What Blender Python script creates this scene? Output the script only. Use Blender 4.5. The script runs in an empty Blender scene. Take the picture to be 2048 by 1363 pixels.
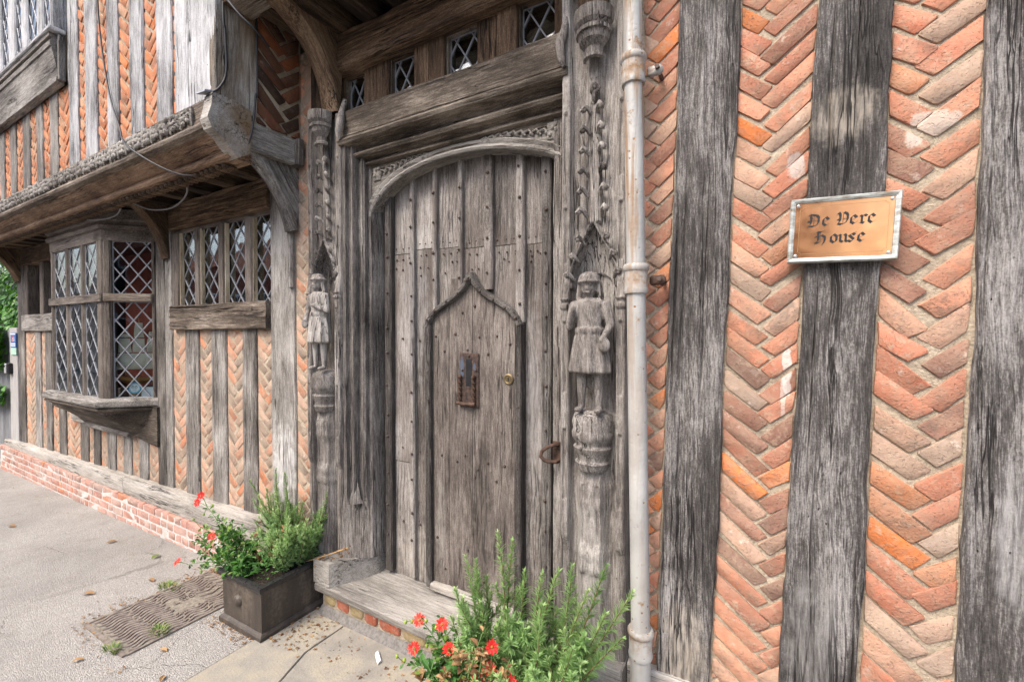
import bpy, math, random
from mathutils import Vector, Matrix, Euler, noise
from math import radians, sin, cos, pi, sqrt, atan2

random.seed(11)
S = bpy.context.scene
COL = S.collection

# ------------------------------------------------------------------ camera
cam_d = bpy.data.cameras.new("camera")
cam = bpy.data.objects.new("camera", cam_d)
COL.objects.link(cam)
cam.location = (0.0, -1.79, 1.65)
cam.rotation_euler = (radians(90 - 0.9), 0.0, radians(29.5))
cam_d.sensor_width = 36.0
cam_d.lens = 15.47
cam_d.clip_start = 0.02
cam_d.clip_end = 400
S.camera = cam

# ------------------------------------------------------------------ daylight (bright overcast)
SUN_EL, SUN_AZ = radians(52), radians(198)      # azimuth clockwise from +Y: the sun stands behind the camera
W = bpy.data.worlds.new("World")
S.world = W
W.use_nodes = True
wn = W.node_tree.nodes
sky = wn.new("ShaderNodeTexSky")
sky.sky_type = 'NISHITA'
sky.sun_disc = False
sky.sun_elevation = SUN_EL
sky.sun_rotation = SUN_AZ
sky.dust_density = 4.0
sky.air_density = 1.0
sky.ozone_density = 0.6
W.node_tree.links.new(sky.outputs[0], wn["Background"].inputs[0])
wn["Background"].inputs[1].default_value = 0.15
sun_d = bpy.data.lights.new("sun", 'SUN')
sun_d.energy = 1.2
sun_d.angle = radians(28)
sun_d.color = (1.0, 0.95, 0.87)
sun = bpy.data.objects.new("sun", sun_d)
COL.objects.link(sun)
sd = Vector((sin(SUN_AZ) * cos(SUN_EL), cos(SUN_AZ) * cos(SUN_EL), sin(SUN_EL)))
sun.rotation_euler = (-sd).to_track_quat('-Z', 'Y').to_euler()
sun.location = sd * 30
S.view_settings.view_transform = 'Standard'
S.view_settings.look = 'None'
S.view_settings.exposure = 1.4
S.view_settings.gamma = 1.0
S.view_settings.use_curve_mapping = False
S.cycles.max_bounces = 6
S.cycles.transparent_max_bounces = 12

# ------------------------------------------------------------------ node helpers
class NT:
    def __init__(s, name):
        s.m = bpy.data.materials.new(name)
        s.m.use_nodes = True
        s.n = s.m.node_tree.nodes
        s.l = s.m.node_tree.links
        s.bsdf = s.n["Principled BSDF"]
        s.out = s.n["Material Output"]
    def put(s, sock, v):
        if hasattr(v, "is_output"):
            s.l.new(v, sock)
        elif v is not None:
            if isinstance(v, (tuple, list)) and len(v) == 3 and sock.type == 'RGBA':
                v = (*v, 1)
            sock.default_value = v
    def math(s, op, a, b=None, c=None, clamp=False):
        n = s.n.new("ShaderNodeMath"); n.operation = op; n.use_clamp = clamp
        for i, v in enumerate((a, b, c)):
            if v is not None: s.put(n.inputs[i], v)
        return n.outputs[0]
    def vmath(s, op, a, b=None):
        n = s.n.new("ShaderNodeVectorMath"); n.operation = op
        s.put(n.inputs[0], a)
        if b is not None: s.put(n.inputs[1], b)
        return n.outputs[0]
    def attr(s, name, out=1):
        n = s.n.new("ShaderNodeAttribute"); n.attribute_name = name
        return n.outputs[out]
    def noise(s, vec, scale, detail=2.0, rough=0.55, dist=0.0, out=0):
        n = s.n.new("ShaderNodeTexNoise")
        s.put(n.inputs["Vector"], vec); s.put(n.inputs["Scale"], scale)
        n.inputs["Detail"].default_value = detail
        n.inputs["Roughness"].default_value = rough
        n.inputs["Distortion"].default_value = dist
        return n.outputs[out]
    def voronoi(s, vec, scale, out="Distance", feature='F1'):
        n = s.n.new("ShaderNodeTexVoronoi"); n.feature = feature
        s.put(n.inputs["Vector"], vec); n.inputs["Scale"].default_value = scale
        return n.outputs[out]
    def ramp(s, fac, stops, interp='LINEAR'):
        n = s.n.new("ShaderNodeValToRGB"); s.put(n.inputs[0], fac)
        r = n.color_ramp; r.interpolation = interp
        while len(r.elements) < len(stops): r.elements.new(0.5)
        for e, (p, c) in zip(r.elements, stops):
            e.position = p
            e.color = (*c, 1) if isinstance(c, (tuple, list)) else (c, c, c, 1)
        return n.outputs[0]
    def mix(s, fac, a, b, mode='MIX'):
        n = s.n.new("ShaderNodeMix"); n.data_type = 'RGBA'; n.blend_type = mode
        s.put(n.inputs["Factor"], fac); s.put(n.inputs["A"], a); s.put(n.inputs["B"], b)
        for i in n.inputs:
            pass
        # colour sockets are the third A/B pair of the node
        s.put([i for i in n.inputs if i.name == "A" and i.type == 'RGBA'][0], a)
        s.put([i for i in n.inputs if i.name == "B" and i.type == 'RGBA'][0], b)
        return [o for o in n.outputs if o.type == 'RGBA'][0]
    def rng(s, v, a, b, c=0.0, d=1.0):
        n = s.n.new("ShaderNodeMapRange"); s.put(n.inputs[0], v)
        n.inputs[1].default_value = a; n.inputs[2].default_value = b
        n.inputs[3].default_value = c; n.inputs[4].default_value = d
        return n.outputs[0]
    def bump(s, h, dist, strength=1.0, prev=None):
        n = s.n.new("ShaderNodeBump"); s.put(n.inputs["Height"], h)
        n.inputs["Distance"].default_value = dist; n.inputs["Strength"].default_value = strength
        if prev is not None: s.put(n.inputs["Normal"], prev)
        return n.outputs[0]
    def pos(s):
        return s.n.new("ShaderNodeNewGeometry").outputs["Position"]
    def obj(s):
        return s.n.new("ShaderNodeTexCoord").outputs["Object"]
    def rand(s):
        return s.n.new("ShaderNodeObjectInfo").outputs["Random"]
    def done(s, col=None, rough=None, nrm=None, metal=None, spec=None):
        b = s.bsdf
        if col is not None: s.put(b.inputs["Base Color"], col)
        if rough is not None: s.put(b.inputs["Roughness"], rough)
        if nrm is not None: s.put(b.inputs["Normal"], nrm)
        if metal is not None: s.put(b.inputs["Metallic"], metal)
        if spec is not None: s.put(b.inputs["Specular IOR Level"], spec)
        return s.m

def patch_mask(t, c, r, wob=0.75, sharp=0.45):
    """a worn or stained patch of the real surface: an uneven ellipsoid about the point c"""
    p = t.vmath('SUBTRACT', t.pos(), c)
    p = t.vmath('DIVIDE', p, r)
    n = t.n.new("ShaderNodeVectorMath"); n.operation = 'LENGTH'; t.l.new(p, n.inputs[0])
    w = t.noise(t.pos(), 16, 5, .65)
    d = t.math('ADD', n.outputs["Value"], t.math('MULTIPLY', t.math('SUBTRACT', w, 0.5), wob * 2))
    return t.rng(d, 1.0, 1.0 - sharp, 0.0, 1.0)

def wood(name, dark, mid, light, fine=1.0, patchy=1.0, rough=0.82, bumpd=0.006, cracks=1.0, patches=(), tint=None, gain=0.0):
    """weathered oak; the vector attribute 'g' runs along the grain in its z"""
    t = NT(name)
    g = t.attr("g")
    def sc(x, z): return t.vmath('MULTIPLY', gw, (x, x, z))
    warp = t.noise(t.vmath('MULTIPLY', g, (6, 6, 2.6)), 1.0, 2, out=1)
    gw = t.vmath('ADD', g, t.vmath('MULTIPLY', t.vmath('SUBTRACT', warp, (.5, .5, .5)), (.035, .035, .02)))
    # knots: sparse centres round which the grain turns dark
    kd = t.voronoi(t.vmath('MULTIPLY', gw, (1, 1, .62)), 3.1)
    knot = t.rng(kd, .045, .15, 1.0, 0.0)
    kring = t.math('MULTIPLY', t.math('SINE', t.math('MULTIPLY', kd, 210)), t.rng(kd, .05, .34, 1.0, 0.0))
    mid_n = t.noise(sc(80, 8), 1.0, 5, .68)
    fine_n = t.noise(sc(265, 32), 1.0, 4, .7)
    pit_n = t.noise(g, 170, 4, .72)
    big = t.noise(sc(5, 1.8), 1.0, 4, .6)
    ring = t.noise(sc(15, .5), 1.0, 1.5, .5)
    ring = t.math('ABSOLUTE', t.math('SINE', t.math('MULTIPLY', ring, 52)))
    v = t.math('MULTIPLY', mid_n, .62)
    v = t.math('MULTIPLY_ADD', fine_n, .62 * fine, v)
    v = t.math('MULTIPLY_ADD', pit_n, .42, v)
    v = t.math('MULTIPLY_ADD', big, .80 * patchy, v)
    v = t.math('MULTIPLY_ADD', ring, .09, v)
    v = t.math('MULTIPLY_ADD', knot, -.14, v)
    v = t.math('MULTIPLY_ADD', kring, .035, v)
    v = t.math('MULTIPLY_ADD', t.rand(), .20, v)
    c0 = (.62 + .62 * fine + .42 + .80 * patchy) * .5 + .045 + .10 - gain
    v = t.rng(v, c0 - .34, c0 + .32)
    col = t.ramp(v, [(0.0, dark), (.30, tuple(.55 * a + .45 * b for a, b in zip(dark, mid))), (.52, mid), (1.0, light)])
    if tint:
        tm = t.rng(t.noise(sc(3, 1.1), 1.0, 3), .5, .68)
        col = t.mix(tm, col, tint)
    ck = t.noise(t.vmath('MULTIPLY', gw, (34, 34, .8)), 1.0, 3.5, .55)
    ck = t.math('ABSOLUTE', t.math('SUBTRACT', ck, .5))
    ck = t.rng(ck, .006, .020, 1.0, 0.0)
    gate = t.rng(t.noise(sc(9, 1.3), 1.0, 1), .46, .6)
    ck = t.math('MULTIPLY', t.math('MULTIPLY', ck, gate), cracks)
    # worm holes and pits
    ph = t.voronoi(t.vmath('MULTIPLY', g, (1, 1, .55)), 34)
    hole = t.math('MULTIPLY', t.rng(ph, .05, .09, 1.0, 0.0), t.rng(t.noise(g, 6, 1), .5, .6))
    for pc, pr_, pcol, amt in patches:
        m = t.math('MULTIPLY', patch_mask(t, pc, pr_), amt)
        m = t.math('MULTIPLY', m, t.rng(mid_n, .36, .60, .15, 1.0))
        col = t.mix(m, col, pcol)
    dk = t.math('MAXIMUM', ck, hole)
    col = t.mix(t.math('MULTIPLY', dk, .9), col, (.012, .010, .009))
    h = t.math('MULTIPLY', mid_n, .6)
    h = t.math('MULTIPLY_ADD', fine_n, .30, h)
    h = t.math('MULTIPLY_ADD', pit_n, .38, h)
    h = t.math('MULTIPLY_ADD', kring, .08, h)
    h = t.math('MULTIPLY_ADD', ring, .12, h)
    h = t.math('MULTIPLY_ADD', dk, -.9, h)
    return t.done(col, rough, t.bump(h, bumpd), spec=.25)

def brick_mat(name, pal, dust, dust_amt, bumpd=.004, stain=()):
    """pal: colour stops over the per-brick value 'rnd'"""
    t = NT(name)
    r = t.attr("rnd", 2)
    p = t.pos()
    off = t.vmath('MULTIPLY', t.attr("rnd", 0), (17, 31, 23))
    q = t.vmath('ADD', p, off)
    base = t.ramp(r, pal)
    n1 = t.noise(q, 28, 4, .6)
    base = t.mix(t.rng(n1, .35, .75, 0, .55), base, t.mix(1.0, base, (.55, .42, .38), 'MULTIPLY'))
    n2 = t.noise(q, 9, 3, .6)
    base = t.mix(t.rng(n2, .5, .72, 0, .5), base, t.mix(1.0, base, (1.35, 1.15, 1.05), 'MULTIPLY'))
    n3 = t.noise(q, 45, 5, .65)
    sm = t.math('MULTIPLY', t.rng(n3, .48, .64), t.rng(t.noise(p, 7, 3), .38, .62))
    n4 = t.noise(q, 14, 5, .7)
    sm = t.math('MAXIMUM', t.math('MULTIPLY', sm, dust_amt), t.math('MULTIPLY', t.rng(n4, .44, .70), dust_amt * .75))
    base = t.mix(sm, base, dust)
    pits = t.rng(t.noise(q, 150, 2, .5), .30, .40, 1.0, 0.0)
    base = t.mix(t.math('MULTIPLY', pits, .14), base, (.09, .065, .05))
    soot = t.math('MULTIPLY', t.rng(t.noise(p, 5, 4, .65), .52, .68), t.rng(n3, .40, .58))
    base = t.mix(t.math('MULTIPLY', soot, .55), base, (.13, .11, .095))
    bl = t.math('MULTIPLY', t.rng(t.noise(q, 24, 4, .7), .60, .70), t.rng(t.noise(p, 4, 2), .42, .58))
    base = t.mix(t.math('MULTIPLY', bl, .6), base, (.60, .50, .43))
    for pc, pr_, pcol, amt in stain:
        base = t.mix(t.math('MULTIPLY', patch_mask(t, pc, pr_, 1.1, .2), amt), base, pcol)
    h = t.math('MULTIPLY_ADD', n3, 1.0, t.math('MULTIPLY', t.noise(q, 190, 3), .45))
    h = t.math('MULTIPLY_ADD', n1, .5, h)
    h = t.math('MULTIPLY_ADD', n4, .6, h)
    h = t.math('MULTIPLY_ADD', pits, -.4, h)
    return t.done(base, .9, t.bump(h, bumpd), spec=.2)

def mortar_mat(name, a, b, c, bumpd=.006):
    t = NT(name)
    p = t.pos()
    n1 = t.noise(p, 11, 4, .6); n2 = t.noise(p, 130, 4, .65); n3 = t.noise(p, 40, 3)
    v = t.math('ADD', t.math('MULTIPLY', n1, .6), t.math('MULTIPLY', n2, .55))
    col = t.ramp(t.rng(v, .36, .8), [(0, a), (.5, b), (1, c)])
    h = t.math('MULTIPLY_ADD', n3, 1.2, n2)
    return t.done(col, .95, t.bump(h, bumpd), spec=.15)

def plain(name, col, rough=.6, metal=0.0, var=.25, scale=20, bumpd=0.0, spec=.4, bscale=80):
    t = NT(name)
    o = t.pos()
    n = t.noise(o, scale, 4, .6)
    c = t.mix(t.rng(n, .35, .7), tuple(x * (1 - var) for x in col), tuple(min(1, x * (1 + var)) for x in col))
    nr = t.bump(t.noise(o, bscale, 3), bumpd) if bumpd else None
    return t.done(c, rough, nr, metal, spec)

MAT = {}
MAT['oak_black'] = wood("charcoal weathered oak", (.014, .0125, .0115), (.086, .078, .073), (.37, .35, .335), fine=1.1, patchy=1.25, bumpd=.007,
    patches=[((.23, -.02, 2.36), (.10, .2, .10), (.33, .29, .24), .8), ((.64, -.02, 1.05), (.07, .2, .26), (.40, .39, .38), .6),
             ((-.25, -.02, .42), (.10, .2, .26), (.42, .37, .31), .75), ((.16, -.02, .62), (.09, .2, .30), (.25, .24, .23), .6)])
MAT['oak_door'] = wood("silvery door oak", (.032, .027, .024), (.187, .166, .150), (.45, .425, .40), fine=.95, patchy=1.0, bumpd=.004, cracks=.8, tint=(.125, .102, .088),
    patches=[((-.97, .1, 1.25), (.06, .2, .60), (.46, .45, .45), .4), ((-1.75, .1, 1.75), (.12, .2, .55), (.40, .39, .39), .3), ((-1.5, .1, .35), (.5, .3, .22), (.42, .38, .33), .6)])
MAT['oak_wicket'] = wood("brown grey wicket oak", (.031, .025, .022), (.158, .134, .117), (.37, .335, .305), patches=[((-1.26, .1, .72), (.075, .2, .45), (.04, .034, .03), .95), ((-1.53, .1, .60), (.04, .2, .3), (.30, .28, .25), .5)], fine=.9, patchy=1.0, bumpd=.004, cracks=.9)
MAT['oak_dark'] = wood("dark fillet oak", (.014, .012, .011), (.065, .057, .052), (.21, .195, .18), fine=.9, patchy=.9)
MAT['oak_carved'] = wood("carved jamb oak", (.031, .026, .023), (.175, .156, .141), (.43, .405, .375), fine=.9, patchy=1.1, bumpd=.004)
MAT['oak_grey'] = wood("grey stud oak", (.032, .027, .023), (.165, .150, .134), (.42, .40, .37), fine=1.0, patchy=1.2,
    patches=[((-2.73, -.02, .78), (.14, .2, .28), (.62, .605, .59), .85)])
MAT['oak_pale'] = wood("limewashed oak", (.06, .059, .058), (.32, .318, .32), (.58, .58, .595), fine=1.0, patchy=1.3, bumpd=.005)
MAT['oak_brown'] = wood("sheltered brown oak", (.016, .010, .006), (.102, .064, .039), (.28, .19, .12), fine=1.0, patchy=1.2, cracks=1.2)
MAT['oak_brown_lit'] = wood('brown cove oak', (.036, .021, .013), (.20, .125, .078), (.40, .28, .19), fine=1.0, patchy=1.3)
MAT['oak_corner'] = wood('rain washed corner oak', (.04, .032, .025), (.22, .195, .165), (.44, .42, .385), fine=1.0, patchy=1.4, tint=(.19, .125, .07))
MAT['oak_lintel'] = wood("dark brown lintel oak", (.018, .014, .010), (.094, .075, .058), (.31, .265, .215), fine=.9, patchy=1.3, bumpd=.006)
MAT['oak_bay'] = wood("brown grey window oak", (.028, .022, .018), (.115, .095, .08), (.27, .235, .205), fine=.7, patchy=.9, bumpd=.003)
MAT['oak_bress'] = wood("bressumer oak", (.022, .016, .012), (.135, .105, .080), (.36, .31, .255), fine=1.0, patchy=1.2, bumpd=.007)
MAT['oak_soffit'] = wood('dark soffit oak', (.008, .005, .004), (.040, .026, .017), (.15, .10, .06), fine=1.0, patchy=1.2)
MAT['oak_arch'] = wood('pale arch oak', (.05, .043, .037), (.235, .215, .19), (.43, .41, .38), fine=.9, patchy=1.1, bumpd=.005)
MAT['oak_sill'] = wood("pale sill oak", (.09, .08, .07), (.335, .31, .275), (.52, .49, .45), fine=.8, patchy=1.0, bumpd=.005)
MAT['oak_step'] = wood("worn doorstep oak", (.10, .09, .08), (.29, .27, .243), (.45, .43, .395), fine=.5, patchy=.9, bumpd=.003, cracks=.5)
MAT['plaster_reveal'] = wood("flaked cream paint", (.12, .085, .05), (.42, .33, .22), (.68, .60, .46), fine=.9, patchy=1.2)

BR_R = [(0.0, (.24, .15, .115)), (.14, (.38, .185, .125)), (.38, (.48, .20, .125)), (.58, (.53, .265, .17)), (.76, (.49, .315, .225)), (.91, (.36, .28, .22)), (.965, (.60, .20, .065)), (1.0, (.64, .20, .06))]
MAT['brick_red'] = brick_mat("orange red brick", BR_R, (.44, .33, .235), .75,
    stain=[((.078, -.02, 1.53), (.015, .2, .09), (.70, .67, .63), .55), ((.068, -.02, 1.43), (.010, .2, .08), (.66, .62, .57), .4), ((.44, -.02, 2.28), (.07, .2, .05), (.58, .52, .45), .65), ((.10, -.02, 2.22), (.03, .2, .05), (.60, .55, .50), .6)])
BR_L = [(0.0, (.25, .205, .165)), (.25, (.38, .28, .21)), (.5, (.45, .315, .235)), (.75, (.49, .28, .19)), (.92, (.52, .24, .14)), (1.0, (.56, .21, .10))]
MAT['brick_buff'] = brick_mat("weathered buff brick", BR_L, (.49, .40, .31), .8)
BR_U = [(0.0, (.34, .16, .10)), (.35, (.50, .19, .095)), (.65, (.56, .22, .11)), (.85, (.44, .27, .18)), (1.0, (.60, .19, .06))]
MAT['brick_upper'] = brick_mat("bright upper brick", BR_U, (.50, .36, .22), .6)
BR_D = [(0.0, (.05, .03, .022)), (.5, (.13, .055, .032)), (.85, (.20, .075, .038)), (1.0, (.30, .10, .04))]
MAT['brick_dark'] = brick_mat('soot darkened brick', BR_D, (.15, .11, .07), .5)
BR_P = [(0.0, (.42, .27, .22)), (.4, (.44, .21, .16)), (.7, (.47, .29, .24)), (.9, (.38, .29, .25)), (1.0, (.52, .18, .08))]
MAT['brick_plinth'] = brick_mat("plinth brick", BR_P, (.60, .52, .46), .55)
BR_S = [(0.0, (.42, .34, .17)), (.45, (.45, .36, .2)), (.55, (.40, .12, .07)), (1.0, (.45, .13, .07))]
MAT['brick_step'] = brick_mat("step riser brick", BR_S, (.5, .42, .34), .5)
MAT['mortar'] = mortar_mat("sandy lime mortar", (.20, .165, .125), (.38, .315, .235), (.53, .455, .355))
MAT['mortar_white'] = mortar_mat("pale plinth mortar", (.36, .33, .30), (.54, .51, .48), (.66, .63, .60))
MAT['iron_rust'] = plain("rusty iron", (.085, .05, .036), .75, .3, .55, 40, .002)
MAT['iron_nail'] = plain("iron nail", (.085, .06, .05), .6, .4, .5, 60, .001)
MAT['iron_black'] = plain("black iron", (.02, .02, .022), .5, .3, .3, 30)
MAT['lead'] = plain("lead came", (.25, .257, .28), .5, .15, .2, 25, .0008)
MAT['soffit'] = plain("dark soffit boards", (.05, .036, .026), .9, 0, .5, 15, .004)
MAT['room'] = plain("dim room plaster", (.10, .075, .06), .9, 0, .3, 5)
MAT['paper'] = plain("white paper", (.80, .82, .85), .7, 0, .04, 8)
MAT['cable'] = plain("black cable", (.03, .03, .035), .5, 0, .2, 20)
MAT['cable_pale'] = plain("grey cable", (.20, .20, .21), .5, 0, .2, 20)

def glass_mat():
    t = NT("old window glass")
    fr = t.n.new("ShaderNodeFresnel"); fr.inputs[0].default_value = 1.5
    nb = t.bump(t.noise(t.pos(), 6, 1), .0012)
    t.l.new(nb, fr.inputs["Normal"])
    tr = t.n.new("ShaderNodeBsdfTransparent"); tr.inputs[0].default_value = (.90, .93, .92, 1)
    gl = t.n.new("ShaderNodeBsdfGlossy"); gl.inputs["Roughness"].default_value = .015
    t.l.new(nb, gl.inputs["Normal"])
    mx = t.n.new("ShaderNodeMixShader")
    t.l.new(t.math('MULTIPLY', fr.outputs[0], .8, clamp=True), mx.inputs[0])
    t.l.new(tr.outputs[0], mx.inputs[1]); t.l.new(gl.outputs[0], mx.inputs[2])
    t.l.new(mx.outputs[0], t.out.inputs[0])
    return t.m
MAT['glass'] = glass_mat()

# ------------------------------------------------------------------ object helpers
WLOC = {}
def setp(o, label=None, cat=None, group=None, kind=None):
    if label: o["label"] = label
    if cat: o["category"] = cat
    if group: o["group"] = group
    if kind: o["kind"] = kind
    return o

def thing(name, loc, label, cat, group=None):
    o = bpy.data.objects.new(name, None)
    o.empty_display_size = .1
    COL.objects.link(o)
    o.location = loc
    WLOC[o.name] = Vector(loc)
    return setp(o, label, cat, group)

class M:
    """collects vertices and faces, then becomes ONE mesh object"""
    def __init__(s): s.v = []; s.f = []; s.mi = []
    def add(s, vs, fs, mi=0):
        k = len(s.v)
        s.v += [tuple(p) for p in vs]
        s.f += [tuple(i + k for i in f) for f in fs]
        s.mi += [mi] * len(fs)
        return s
    def box(s, x0, x1, y0, y1, z0, z1, mi=0):
        return s.add([(x0, y0, z0), (x1, y0, z0), (x1, y1, z0), (x0, y1, z0), (x0, y0, z1), (x1, y0, z1), (x1, y1, z1), (x0, y1, z1)],
                     [(3, 2, 1, 0), (4, 5, 6, 7), (0, 1, 5, 4), (1, 2, 6, 5), (2, 3, 7, 6), (3, 0, 4, 7)], mi)
    def obox(s, c, a, b, n, mi=0):
        """box about c with half-extent vectors a, b, n"""
        c, a, b, n = map(Vector, (c, a, b, n))
        vs = [c + i * a + j * b + k * n for k in (-1, 1) for j, i in ((-1, -1), (-1, 1), (1, 1), (1, -1))]
        return s.add(vs, [(3, 2, 1, 0), (4, 5, 6, 7), (0, 1, 5, 4), (1, 2, 6, 5), (2, 3, 7, 6), (3, 0, 4, 7)], mi)
    def bevbox(s, x0, x1, y0, y1, z0, z1, b=.004, mi=0):
        """box whose twelve edges are chamfered"""
        vs = []; idx = {}
        X, Y, Z = (x0, x1), (y0, y1), (z0, z1)
        for i in (0, 1):
            for j in (0, 1):
                for k in (0, 1):
                    sx, sy, sz = (1 - 2 * i) * b, (1 - 2 * j) * b, (1 - 2 * k) * b
                    for a in range(3):
                        p = [X[i] + sx, Y[j] + sy, Z[k] + sz]; p[a] -= (sx, sy, sz)[a]
                        idx[i, j, k, a] = len(vs); vs.append(p)
        fs = []
        for a in range(3):
            u, w = [c for c in range(3) if c != a]
            for e in (0, 1):
                q = []
                for (p1, p2) in ((0, 0), (1, 0), (1, 1), (0, 1)):
                    key = [0, 0, 0]; key[a] = e; key[u] = p1; key[w] = p2
                    q.append(idx[(*key, a)])
                fs.append(q)
            for p1 in (0, 1):
                for p2 in (0, 1):
                    k0 = [0, 0, 0]; k0[u] = p1; k0[w] = p2
                    k1 = list(k0); k1[a] = 1
                    fs.append([idx[(*k0, u)], idx[(*k0, w)], idx[(*k1, w)], idx[(*k1, u)]])
        for i in (0, 1):
            for j in (0, 1):
                for k in (0, 1):
                    fs.append([idx[i, j, k, 0], idx[i, j, k, 1], idx[i, j, k, 2]])
        return s.add(vs, fs, mi)
    def loft(s, rings, close=True, caps=True, mi=0):
        n = len(rings[0]); vs = [p for r in rings for p in r]; fs = []
        for i in range(len(rings) - 1):
            for j in range(n if close else n - 1):
                k = (j + 1) % n
                fs.append((i * n + j, i * n + k, (i + 1) * n + k, (i + 1) * n + j))
        if caps:
            fs.append(tuple(range(n - 1, -1, -1)))
            fs.append(tuple(range((len(rings) - 1) * n, len(rings) * n)))
        return s.add(vs, fs, mi)
    def tube(s, path, r, n=8, caps=True, mi=0):
        path = [Vector(p) for p in path]
        if not isinstance(r, (list, tuple)): r = [r] * len(path)
        rings = []; up = None
        for i, p in enumerate(path):
            d = (path[min(i + 1, len(path) - 1)] - path[max(i - 1, 0)])
            if d.length < 1e-9: d = Vector((0, 0, 1))
            d.normalize()
            if up is None:
                up = d.orthogonal().normalized()
            else:
                up = (up - d * up.dot(d))
                up = up.normalized() if up.length > 1e-6 else d.orthogonal().normalized()
            sd_ = d.cross(up)
            rings.append([p + (up * cos(2 * pi * k / n) + sd_ * sin(2 * pi * k / n)) * r[i] for k in range(n)])
        return s.loft(rings, True, caps, mi)
    def lathe(s, prof, c, n=16, a0=0.0, a1=2 * pi, mi=0, sq=None):
        """profile [(r, z)] turned about the vertical through c"""
        full = abs(a1 - a0 - 2 * pi) < 1e-6
        m = n if full else n + 1
        rings = []
        for r, z in prof:
            rings.append([(c[0] + r * cos(a0 + (a1 - a0) * k / n), c[1] + r * sin(a0 + (a1 - a0) * k / n), c[2] + z) for k in range(m)])
        return s.loft(rings, full, full, mi)
    def prism(s, poly, f, d0, d1, mi=0):
        """poly [(a, b)], f(a, b, d) -> point"""
        n = len(poly)
        vs = [f(a, b, d0) for a, b in poly] + [f(a, b, d1) for a, b in poly]
        fs = [tuple(range(n - 1, -1, -1)), tuple(range(n, 2 * n))] + [(i, (i + 1) % n, n + (i + 1) % n, n + i) for i in range(n)]
        return s.add(vs, fs, mi)
    def ball(s, c, r, n=8, m=6, mi=0, sc=(1, 1, 1)):
        rings = []
        for i in range(m + 1):
            a = -pi / 2 + pi * i / m
            rr = max(cos(a), .02)
            rings.append([(c[0] + r * sc[0] * rr * cos(2 * pi * k / n), c[1] + r * sc[1] * rr * sin(2 * pi * k / n), c[2] + r * sc[2] * sin(a)) for k in range(n)])
        return s.loft(rings, True, True, mi)
    def build(s, name, mat, parent=None, axis=(0, 0, 1), rnd=None, smooth=False, label=None, kind=None, loc=None, fix=True, rnds=None):
        vs = [Vector(p) for p in s.v]
        if not vs: return None
        if loc is None:
            lo = Vector((min(p[i] for p in vs) for i in range(3))); hi = Vector((max(p[i] for p in vs) for i in range(3)))
            loc = (lo + hi) / 2
        loc = Vector(loc)
        me = bpy.data.meshes.new(name)
        me.from_pydata([p - loc for p in vs], [], s.f)
        mats = mat if isinstance(mat, (list, tuple)) else [mat]
        for m_ in mats: me.materials.append(MAT[m_] if isinstance(m_, str) else m_)
        if len(mats) > 1: me.polygons.foreach_set("material_index", s.mi)
        if fix:
            import bmesh
            bm = bmesh.new(); bm.from_mesh(me)
            bmesh.ops.recalc_face_normals(bm, faces=bm.faces)
            bm.to_mesh(me); bm.free()
        if smooth is True:
            me.shade_smooth()
        elif smooth:
            me.shade_smooth(); me.set_sharp_from_angle(angle=radians(smooth))
        if axis is not None:
            ax = Vector(axis).normalized()
            t1 = ax.orthogonal().normalized(); t2 = ax.cross(t1)
            of = Vector((random.uniform(-9, 9), random.uniform(-9, 9), random.uniform(-9, 9)))
            at = me.attributes.new("g", 'FLOAT_VECTOR', 'POINT')
            d = []
            for p in vs:
                d += (p.dot(t1) + of.x, p.dot(t2) + of.y, p.dot(ax) + of.z)
            at.data.foreach_set("vector", d)
        if rnd is not None or rnds is not None:
            at = me.attributes.new("rnd", 'FLOAT', 'POINT')
            at.data.foreach_set("value", rnds if rnds is not None else [rnd] * len(vs))
        o = bpy.data.objects.new(name, me)
        COL.objects.link(o)
        place(o, loc, parent)
        return setp(o, label, kind=kind)

def place(o, loc, parent):
    WLOC[o.name] = Vector(loc)
    if parent is not None:
        o.parent = parent
        o.location = Vector(loc) - WLOC[parent.name]
    else:
        o.location = loc

def dup(o, dloc, parent):
    """copy of a part with its own sub-parts, moved by dloc"""
    c = o.copy(); COL.objects.link(c)
    place(c, WLOC[o.name] + Vector(dloc), parent)
    for ch in list(o.children): dup(ch, dloc, c)
    return c

def nz(x, y=0.0, z=0.0): return noise.noise(Vector((x, y, z)))

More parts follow.
